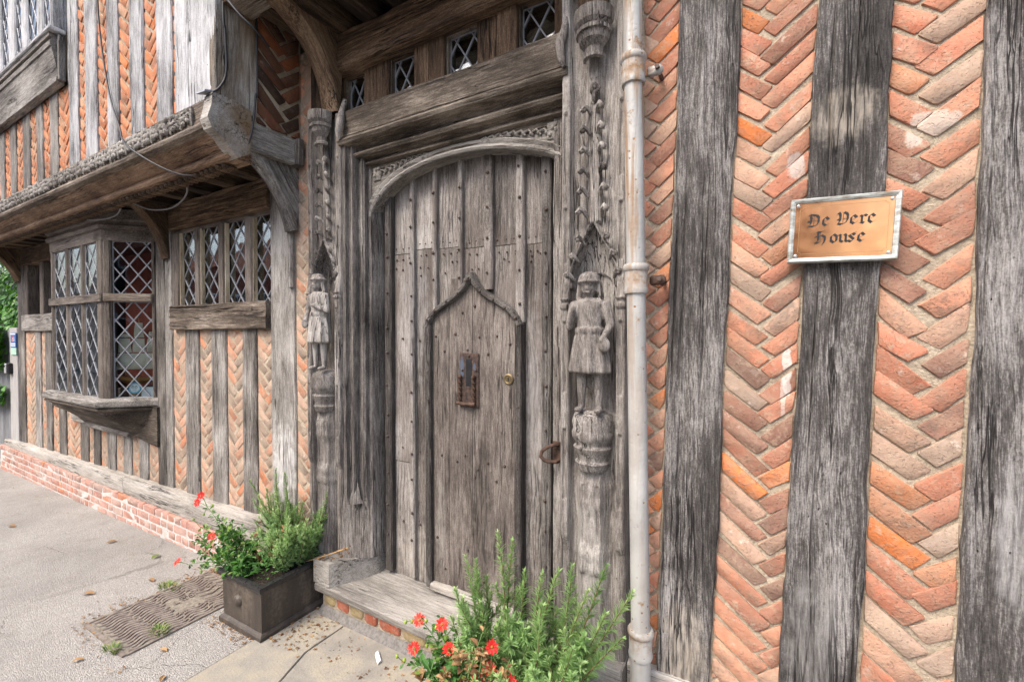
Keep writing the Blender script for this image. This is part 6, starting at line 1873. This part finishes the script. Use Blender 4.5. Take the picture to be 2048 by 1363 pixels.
daisy((-.95, -.50, .25), "red daisy with withered stems in the planter at the bottom edge", (-.95, -.50, .25),
      [((-1.20, -.44, .50), 14), ((-1.13, -.46, .46), 22), ((-1.08, -.45, .47), 22), ((-1.18, -.48, .38), 18), ((-1.10, -.50, .36), 22), ((-1.02, -.48, .38), 22), ((-.96, -.46, .40), 18), ((-.90, -.46, .40), 16), ((-.84, -.46, .43), 10), ((-.98, -.54, .32), 20), ((-1.12, -.54, .30), 18), ((-1.24, -.48, .33), 12)],
      [((-1.19, -.445, .498), (.3, -.6, .7)), ((-1.07, -.45, .522), (.4, -.6, .7)), ((-1.215, -.45, .378), (.3, -.8, .4)), ((-1.03, -.46, .447), (.4, -.6, .7)), ((-.842, -.45, .515), (.4, -.7, .5)), ((-.915, -.47, .385), (.3, -.6, .8)), ((-.845, -.46, .44), (.4, -.6, .7)), ((-.875, -.49, .405), (.3, -.6, .8)), ((-.755, -.47, .43), (.3, -.6, .8))],
      [(-1.26, -.45, .47), (-1.225, -.45, .485), (-1.15, -.45, .51), (-1.10, -.45, .50), (-1.26, -.5, .36), (-1.22, -.5, .36), (-1.13, -.47, .43)], GD, dry=16, leafL=.042)
# trailing dry sprig over the rim
sp_g = thing("dry_sprig", (-2.30, -.06, .30), "dry brown seed sprig leaning from the left planter onto the plinth block", "dry sprig")
m = M(); P_ = bez((-2.36, -.12, .29), (-2.20, -.13, .36), (-2.03, -.09, .44), 10); m.tube(P_, .0035, 5); m.build("stem", plain("straw", (.42, .27, .12), .8), sp_g, axis=None)
f_ = Fol()
for q in range(46):
    p = P_[random.randint(3, 10)]; f_.leaf(p + Vector((R_(-.012, .012), R_(-.01, .01), R_(-.035, .01))), Vector((R_(-1, 1), R_(-1, 0), R_(-1, .3))), Vector((0, 0, 1)), .016, .010, R_(0, .8))
f_.build("seed_heads", 'dry', sp_g, kind='stuff')
# fresh broad leaves between the daisy and the rosemary
fo = Fol(); sd_ = thing("seedling_plant", (-2.43, -.33, .28), "bright green broad leaved seedling in the middle of the left planter", "plant")
for q in range(70):
    a = R_(0, 2 * pi); r = R_(.0, .08); p = Vector((-2.43 + r * cos(a), -.33 + r * sin(a), .30 + R_(0, .09))); fo.leaf(p, Vector((cos(a), sin(a), R_(.2, .8))), Vector((0, 0, 1)), R_(.022, .036), R_(.012, .018), R_(.1, .6), .2, .2)
fo.build("foliage", 'daisy_leaf', sd_)

# ------------------------------------------------------------------ hedge behind the gate
iv = thing("ivy_hedge", (-10.5, .6, 0), "bright green leafy hedge hanging over the gate at the left edge", "hedge")
m = M(); m.tube([(-10.8, .8, 0), (-10.7, .75, 1.2), (-10.5, .6, 2.6)], [.10, .08, .05], 8); m.tube([(-9.6, .7, 0), (-9.7, .7, 1.5), (-9.5, .5, 2.8)], [.09, .07, .04], 8); m.build("trunk", 'stem', iv)
fo = Fol()
for q in range(7500):
    t = random.random()
    x = R_(-13.2, -8.28); top = 3.25 + .35 * nz(x * .8, 2); z = R_(.2, top)
    y = .25 + .55 * nz(x * 1.1, z * 1.1) * .6 + R_(0, .5)
    if z < 1.75 and y < .1: y = .12 + R_(0, .4)
    if random.random() < .06: x, y, z = R_(-9.3, -8.62), R_(-.10, -.02), R_(1.2, 1.75) if random.random() < .7 else R_(.75, 1.0)
    if x > -8.6 and z < 1.75: y = max(y, .15)
    a = R_(-1.2, 1.2)
    fo.leaf(Vector((x, y, z)), Vector((sin(a), -.5 + R_(-.3, .3), -.6 + R_(-.4, .4))), Vector((R_(-.3, .3), -1, .5)), R_(.07, .12), R_(.06, .10), .35 + .5 * nz(x * 2, z * 2) + R_(-.3, .45), .12, .12)
fo.build("leaves", 'ivy', iv)
m = M(); m.box(-14, -8.3, .95, 1.05, 0, 2.9); m.build("inner_branches", plain("dark hedge heart", (.012, .03, .008), .9, 0, .4, 8), iv, axis=None)

# ------------------------------------------------------------------ litter and weeds
def dead_leaf(x, y, s, a, mat, label, group):
    f_ = Fol(); f_.leaf(Vector((0, 0, .004)), Vector((cos(a), sin(a), .10)), Vector((0, 0, 1)), s, s * .5, R_(.3, 1), .25, .15)
    o = f_.m.build("fallen_leaf", mat, None, axis=None, rnds=f_.r, fix=False, loc=(0, 0, 0)); o.location = (x, y, gz(x) + (.014 if x > -2.36 and y < -.1 else .004)); setp(o, label, "leaf", group)
FL = "dead leaves scattered on the pavement"
for x, y, s, a, lb in ((-3.75, -.72, .075, .6, "curled tan leaf on open tarmac left of the duct cover"), (-4.6, -1.0, .07, 2.0, "small brown leaf at the left edge of the tarmac"), (-3.58, -.44, .06, .2, "narrow straw coloured leaf above the duct cover"),
                       (-3.0, -.98, .05, 1.0, "pale dry leaf below the near corner of the duct cover"), (-2.72, -.72, .05, .3, "small dry leaf between duct cover and planter front"), (-4.55, -.35, .07, 1.2, "brown leaf near the middle of the pavement below the plinth"), (-5.8, -.62, .08, .4, "far brown leaf towards the gate end of the pavement")):
    dead_leaf(x, y, s, a, 'dry', lb, FL)
dead_leaf(-3.9, -.30, .075, 1.9, 'grass', "yellow green fresh leaf on the tarmac towards the plinth", FL)
dead_leaf(-2.46, -.82, .045, 2.4, 'dry', "tiny orange brown leaf in front of the planter base", FL)
lt = Fol()
def scatter(n, x0, x1, y0, y1, z, s0, s1, shape=None):
    for q in range(n):
        x, y = R_(x0, x1), R_(y0, y1)
        if shape and not shape(x, y): continue
        a = R_(0, 2 * pi); s = R_(s0, s1); lt.leaf(Vector((x, y, gz(x) + z + R_(0, .006))), Vector((cos(a), sin(a), R_(-.2, .4))), Vector((R_(-.4, .4), R_(-.4, .4), 1)), s, s * R_(.25, .6), random.random(), .3, .2)
scatter(170, -2.30, -2.0, -.42, -.10, .012, .008, .026, lambda x, y: random.random() < 1 - abs(x + 2.22) * 2.6)
scatter(160, -2.05, -1.2, -.36, -.14, .012, .008, .022, lambda x, y: nz(x * 5, y * 5) > .05)
scatter(260, -3.36, -2.75, -.20, -.13, .004, .008, .028)
scatter(240, -3.44, -3.28, -.9, -.18, .004, .008, .026, lambda x, y: nz(x * 6, y * 6) > -.1)
scatter(120, -3.35, -2.7, -.92, -.82, .004, .006, .020, lambda x, y: nz(x * 5, y * 9) > 0)
scatter(150, -2.78, -2.3, -.50, -.43, .004, .006, .018)
scatter(200, -8, -3.2, -.30, -.11, .004, .006, .018, lambda x, y: nz(x * 3, y * 9) > .1)
scatter(70, -5.5, -2.6, -1.4, -.3, .004, .005, .014)
o = lt.build("leaf_litter", 'dry', None); setp(o, kind="stuff", label="dry brown leaf litter along joints, duct cover edges and the doorstep", cat="leaf litter")
def weed(x, y, r, n, h, label):
    f_ = Fol()
    for q in range(n):
        a = R_(0, 2 * pi); rr = r * sqrt(random.random()); p = Vector((x + rr * cos(a) * 1.6, y + rr * sin(a) * .7, gz(x))); f_.needle(p, Vector((cos(a) * .6, sin(a) * .6, R_(.4, 1))), Vector((0, 0, 1)), h * R_(.5, 1.2), .004, random.random())
    o = f_.build("weed_tuft", 'grass', None); setp(o, label, "weed", "weeds round the duct cover")
weed(-3.33, -.42, .06, 160, .035, "low weeds at the far left edge of the duct cover")
weed(-2.87, -.66, .035, 90, .05, "grass tuft at the right edge of the duct cover")
weed(-2.93, -.845, .03, 80, .04, "small grass tuft at the near corner of the duct cover")
weed(-8.6, -.28, .10, 180, .10, "green weeds at the foot of the gate on the left")
m = M(); m.loft([[(-1.70 + .009 * k, -.19 - .006 * k + .014 * cos(q * 1.05) * (1 + .3 * nz(k, q)), .018 + (.010 + .006 * nz(k * 1.7, q)) * max(0, sin(q * 1.05))) for q in range(6)] for k in range(8)])
o = m.build("paper_scrap", 'paper', None, axis=None); setp(o, "crumpled white paper scrap on the slab by the doorstep", "litter")

# ------------------------------------------------------------------ the other side of the street (mirrored in the panes)
op = thing("brick_house", (-7, -14, 0), "red brick house with a tiled roof across the street", "house")
m = M(); m.box(-36, 1.75, -20, -13, -1.0, 5.6); m.build("wall", plain("red house brick", (.30, .09, .06), .9, 0, .35, 30), op, axis=None)
m = M(); m.loft([[(x, -12.7, 5.55), (x, -16.5, 8.2), (x, -20.3, 5.55)] for x in (-36.3, 2.0)]); m.build("roof", plain("clay tiles", (.24, .085, .05), .9, 0, .4, 12), op, axis=None)
for x in (-34, -30.5, -27, -23.5, -20, -16, -12.3, -9.9, -5.2, -2.8):
    for z in (.8, 2.9):
        m = M(); m.box(x - .55, x + .55, -13.0, -12.93, z, z + 1.25); wq = m.build("window", 'paper', op, axis=None)
        for dx in (-.27, .27):
            m = M(); m.box(x + dx - .21, x + dx + .21, -12.95, -12.92, z + .1, z + 1.15); m.build("pane", 'iron_black', wq, axis=None)
m = M(); m.box(-7.9, -6.9, -13.0, -12.92, -.4, 1.8); m.build("door", plain("dark green door", (.02, .06, .04), .4), op, axis=None)
op2 = thing("rendered_house", (-53, -14, 0), "pink cream rendered terrace with a grey roof far along the other side of the street", "house")
m = M(); m.box(-70, -37.0, -20, -13.2, -1.6, 5.6); m.build("wall", plain("pink cream render", (.60, .46, .38), .9, 0, .06, 3), op2, axis=None)
m = M(); m.loft([[(x, -12.9, 5.55), (x, -16.5, 7.2), (x, -20.3, 5.55)] for x in (-70.2, -36.9)]); m.build("roof", plain("slate", (.10, .10, .11), .8, 0, .3, 10), op2, axis=None)
for x in (-66, -61, -56, -51, -46, -41):
    for z in (.6, 3.0):
        m = M(); m.box(x - .5, x + .5, -13.25, -13.15, z, z + 1.3); m.build("window", 'iron_black', op2, axis=None)
